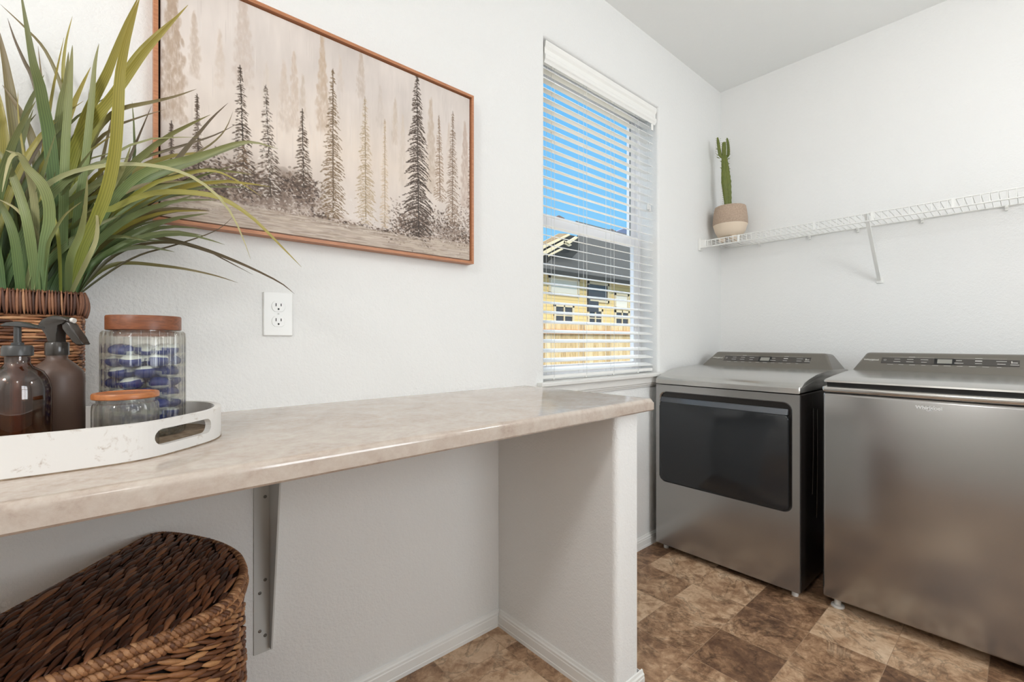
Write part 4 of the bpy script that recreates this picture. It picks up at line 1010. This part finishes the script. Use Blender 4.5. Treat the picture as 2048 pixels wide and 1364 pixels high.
# ------------------------------------------------------------ outside
GZ=-.40
M['lawn']=simple('pale_gravel',srgb(140,136,128),.9)
bm=BM(); box(bm,-10,70,1.6,80,GZ-.1,GZ); struct(obj('ground_outside',bm,M['lawn']))
def planks(name,c1,c2,c3,sc=(7,7,1.2)):
    q=NT(name); g=q.n('ShaderNodeNewGeometry'); mp=q.n('ShaderNodeMapping'); mp.inputs['Scale'].default_value=sc; q.l(g.outputs['Position'],mp.inputs[0])
    n=noise(q,3,7,.7,mp.outputs[0],.8); ad=q.n('ShaderNodeMath',operation='MULTIPLY_ADD'); q.l(g.outputs['Random Per Island'],ad.inputs[0]); ad.inputs[1].default_value=.35; q.l(n.outputs['Fac'],ad.inputs[2])
    r=ramp(q,ad.outputs[0],[(.4,c1),(.65,c2),(.95,c3)]); q.l(r.outputs[0],q.p.inputs['Base Color']); q.p.inputs['Roughness'].default_value=.85; return q.m
M['fence']=planks('weathered_fence',srgb(150,122,86),srgb(196,166,116),srgb(216,196,156))
M['fence_rail']=planks('orange_fence_rail',srgb(160,104,60),srgb(196,138,84),srgb(206,164,112))
fn=thing('board_fence','weathered tan wooden board fence in the yard outside the window','fence',(9,6,GZ))
bm=BM(); x=3.5; rg=random.Random(12)
while x<15: w=.138; box(bm,x,x+w,6.0+rg.uniform(0,.006),6.018+rg.uniform(0,.006),GZ,1.462+rg.uniform(-.012,.008)); x+=w+.006
obj('boards',bm,M['fence'],fn)
bm=BM(); box(bm,3.5,15,5.955,5.998,1.24,1.325); obj('rail',bm,M['fence_rail'],fn)
bm=BM(); box(bm,3.5,15,5.955,5.998,-.1,-.015); obj('rail',bm,M['fence_rail'],fn)
def siding():
    q=NT('yellow_lap_siding'); q.p.inputs['Base Color'].default_value=srgb(222,192,128); q.p.inputs['Roughness'].default_value=.7
    g=q.n('ShaderNodeNewGeometry'); sx=q.n('ShaderNodeSeparateXYZ'); q.l(g.outputs['Position'],sx.inputs[0])
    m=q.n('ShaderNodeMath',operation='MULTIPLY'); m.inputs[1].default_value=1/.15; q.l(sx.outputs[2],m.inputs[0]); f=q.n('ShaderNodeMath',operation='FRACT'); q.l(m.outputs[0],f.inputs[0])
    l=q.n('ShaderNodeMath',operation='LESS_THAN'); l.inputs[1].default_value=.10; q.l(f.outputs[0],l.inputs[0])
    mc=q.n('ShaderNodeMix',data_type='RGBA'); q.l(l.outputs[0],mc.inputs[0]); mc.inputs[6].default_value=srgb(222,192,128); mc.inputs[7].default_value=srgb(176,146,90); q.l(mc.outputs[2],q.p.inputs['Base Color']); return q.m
M['siding']=siding()
def shingle(name,c1,c2):
    q=NT(name); mp=q.n('ShaderNodeMapping'); mp.inputs['Scale'].default_value=(3,9,9); q.l(wpos(q),mp.inputs[0]); n=noise(q,2.5,5,.7,mp.outputs[0]); r=ramp(q,n.outputs['Fac'],[(.35,c1),(.65,c2)]); q.l(r.outputs[0],q.p.inputs['Base Color']); q.p.inputs['Roughness'].default_value=.9; return q.m
M['roof']=shingle('dark_shingle',srgb(30,30,27),srgb(44,44,39)); M['roof_tan']=shingle('tan_shingle',srgb(150,126,96),srgb(176,150,116))
M['cream']=simple('cream_paint',srgb(210,192,156),.6); M['dkglass']=simple('dark_window_glass',srgb(66,62,62),.15); M['curtain']=simple('pale_curtain',srgb(226,218,200),.8)
M['grey_roof']=simple('blue_grey_roof',srgb(92,104,130),.9); M['brick_roof']=simple('brown_roof',srgb(104,84,78),.9)
hs=thing('house','yellow sided house with dark shingle roof beyond the fence','house',(15,12,GZ))
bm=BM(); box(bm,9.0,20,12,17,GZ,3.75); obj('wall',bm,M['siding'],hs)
RZ=lambda y:3.62+.767*(y-11.55)
bm=BM(); prism(bm,[(x,y,RZ(y)) for x,y in ((9.6,11.55),(26,11.55),(26,17),(19.7,17),(17.4,14.87),(12.05,11.85),(9.6,11.7))],(0,0,.10)); obj('roof',bm,M['roof'],hs)
bm=BM(); prism(bm,[(9.6,11.50,3.56),(20,11.50,3.56),(20,11.55,3.56),(9.6,11.55,3.56)],(0,0,.10)); obj('gutter',bm,M['roof'],hs)
H=lambda px,py,Y=12.0: ony(px,py,Y)
def flat(name,pts,Y,mat,dep=.05):
    bm=BM(); prism(bm,[H(a,b,Y) for a,b in pts],(0,dep,0)); obj(name,bm,mat,hs)
flat('gable_roof',[(1070,492),(1118,467),(1131,467),(1139,468),(1070,502)],12.45,M['roof_tan'])
flat('rake_board',[(1070,499),(1138,467.5),(1141,470),(1070,506)],12.35,M['cream'])
flat('gable_wall',[(1070,503),(1140,470),(1156,473),(1160,500),(1112,546),(1070,562)],12.5,M['roof'])
flat('rake_board',[(1070,512),(1129,480.5),(1131,486),(1070,521)],12.25,M['cream'])
flat('rake_board',[(1129,480.5),(1144,490),(1138,493),(1127,486)],12.25,M['cream'])
flat('rake_board',[(1133,484),(1152,472.5),(1157,475),(1139,488)],12.2,M['cream'])
flat('rake_board',[(1098,509),(1123,496.5),(1127,498.5),(1098,513)],12.15,M['cream'])
def hwin(x0,x1,z0,z1,mull=True,mat=None,fwd=.05):
    bm=BM(); w=.10; y0,y1=12-fwd,12.0
    box(bm,x0,x0+w,y0,y1,z0,z1); box(bm,x1-w,x1,y0,y1,z0,z1); box(bm,x0,x1,y0,y1,z0,z0+w); box(bm,x0,x1,y0,y1,z1-w,z1)
    if mull: box(bm,(x0+x1)/2-.03,(x0+x1)/2+.03,y0,y1,z0,z1); box(bm,x0,x1,y0+.01,y1,(z0+z1)/2-.02,(z0+z1)/2+.02)
    f=obj('window',bm,M['cream'],hs); bm=BM(); box(bm,x0+w,x1-w,11.985,11.999,z0+w,z1-w); obj('pane',bm,mat or M['dkglass'],f)
hwin(12.35,14.10,2.86,3.58,False,M['curtain']); hwin(12.62,13.78,1.65,2.52); hwin(14.62,15.62,1.65,2.44)
hwin(14.62,16.05,2.72,3.55,False); hwin(16.45,17.55,1.75,2.45); hwin(16.45,17.5,2.5,3.2,False,M['curtain'])
bm=BM(); box(bm,14.62,14.74,11.93,12,2.3,3.4); box(bm,14.74,15.3,11.94,11.99,2.3,2.75); obj('downpipe_panel',bm,M['dkglass'],hs)
fh=thing('far_house','distant house with blue-grey roof showing above the meeting rail','house',(38,25,GZ))
bm=BM(); box(bm,24,46,25,31,GZ,7.0); obj('wall',bm,M['siding'],fh)
def prz(pts,dep,Y,nm,mat): bm=BM(); prism(bm,[H(a,b,Y) for a,b in pts],(0,dep,0)); obj(nm,bm,mat,fh)
prz([(1228,472),(1233,463),(1258,453),(1300,448),(1310,485)],.5,24.8,'roof',M['grey_roof'])
prz([(1108,450),(1111,434),(1118,430.5),(1129,436),(1131,450)],.4,24.9,'roof',M['brick_roof'])
prz([(1213,475),(1216,461),(1223,457.5),(1232,462),(1234,475)],.4,24.7,'roof',M['brick_roof'])
# ------------------------------------------------------------ light
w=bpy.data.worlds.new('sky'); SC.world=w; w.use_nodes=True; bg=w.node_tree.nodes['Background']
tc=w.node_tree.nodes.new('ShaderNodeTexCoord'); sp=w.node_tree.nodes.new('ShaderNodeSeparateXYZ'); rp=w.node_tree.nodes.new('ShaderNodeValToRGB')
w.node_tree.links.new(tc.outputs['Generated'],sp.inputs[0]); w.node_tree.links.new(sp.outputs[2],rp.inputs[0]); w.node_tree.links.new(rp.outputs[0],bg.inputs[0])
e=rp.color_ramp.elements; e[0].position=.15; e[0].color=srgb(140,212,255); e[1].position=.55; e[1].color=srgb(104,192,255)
mr=w.node_tree.nodes.new('ShaderNodeMapRange'); mr.inputs[1].default_value=.60; mr.inputs[2].default_value=.78; mr.inputs[3].default_value=1.0; mr.inputs[4].default_value=6.5  # sky overhead, out of view, brightened to throw more light on the slats
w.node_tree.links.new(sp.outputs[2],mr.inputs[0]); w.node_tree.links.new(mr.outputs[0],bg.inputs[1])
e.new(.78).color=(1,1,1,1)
def light(name,kind,loc,energy,col=(1,1,1),**k):
    L=bpy.data.lights.new(name,kind); L.energy=energy; L.color=col
    for a,b in k.items(): setattr(L,a,b)
    o=bpy.data.objects.new(name,L); COL.objects.link(o); o.location=loc; return o
s=light('sun','SUN',(0,-20,30),2.4,(1,.95,.86),angle=.01); s.rotation_euler=Vector((.45,.75,-.62)).to_track_quat('-Z','Y').to_euler()
light('ceiling_lamp','POINT',(1.9,-.25,2.15),12,(1,.993,.983),shadow_soft_size=.11)
light('added_fill_light','POINT',(-1.15,.1,2.2),35,(1,.993,.983),shadow_soft_size=.11)  # unseen fill light added to lift the left wall and washer fronts
light('hall_ceiling_lamp','POINT',(.1,-1.15,2.40),4,(1,.99,.98),shadow_soft_size=.11)
a=light('window_daylight','AREA',(1.35,-1.64,1.55),28,(.98,.99,1),shape='RECTANGLE',size=1.16,size_y=1.16); a.rotation_euler=(math.pi/2,0,0)
# ------------------------------------------------------------ camera
cd=bpy.data.cameras.new('camera'); cd.sensor_width=36; cd.lens=FPX/2048*36; cd.clip_start=.02; cd.clip_end=200
co=bpy.data.objects.new('camera',cd); COL.objects.link(co); co.location=EYE; co.rotation_euler=(math.pi/2,0,TH-math.pi/2); SC.camera=co
SC.view_settings.view_transform='Standard'; SC.view_settings.look='None'; SC.view_settings.gamma=1; SC.view_settings.use_curve_mapping=False
SC.view_settings.exposure=0.0
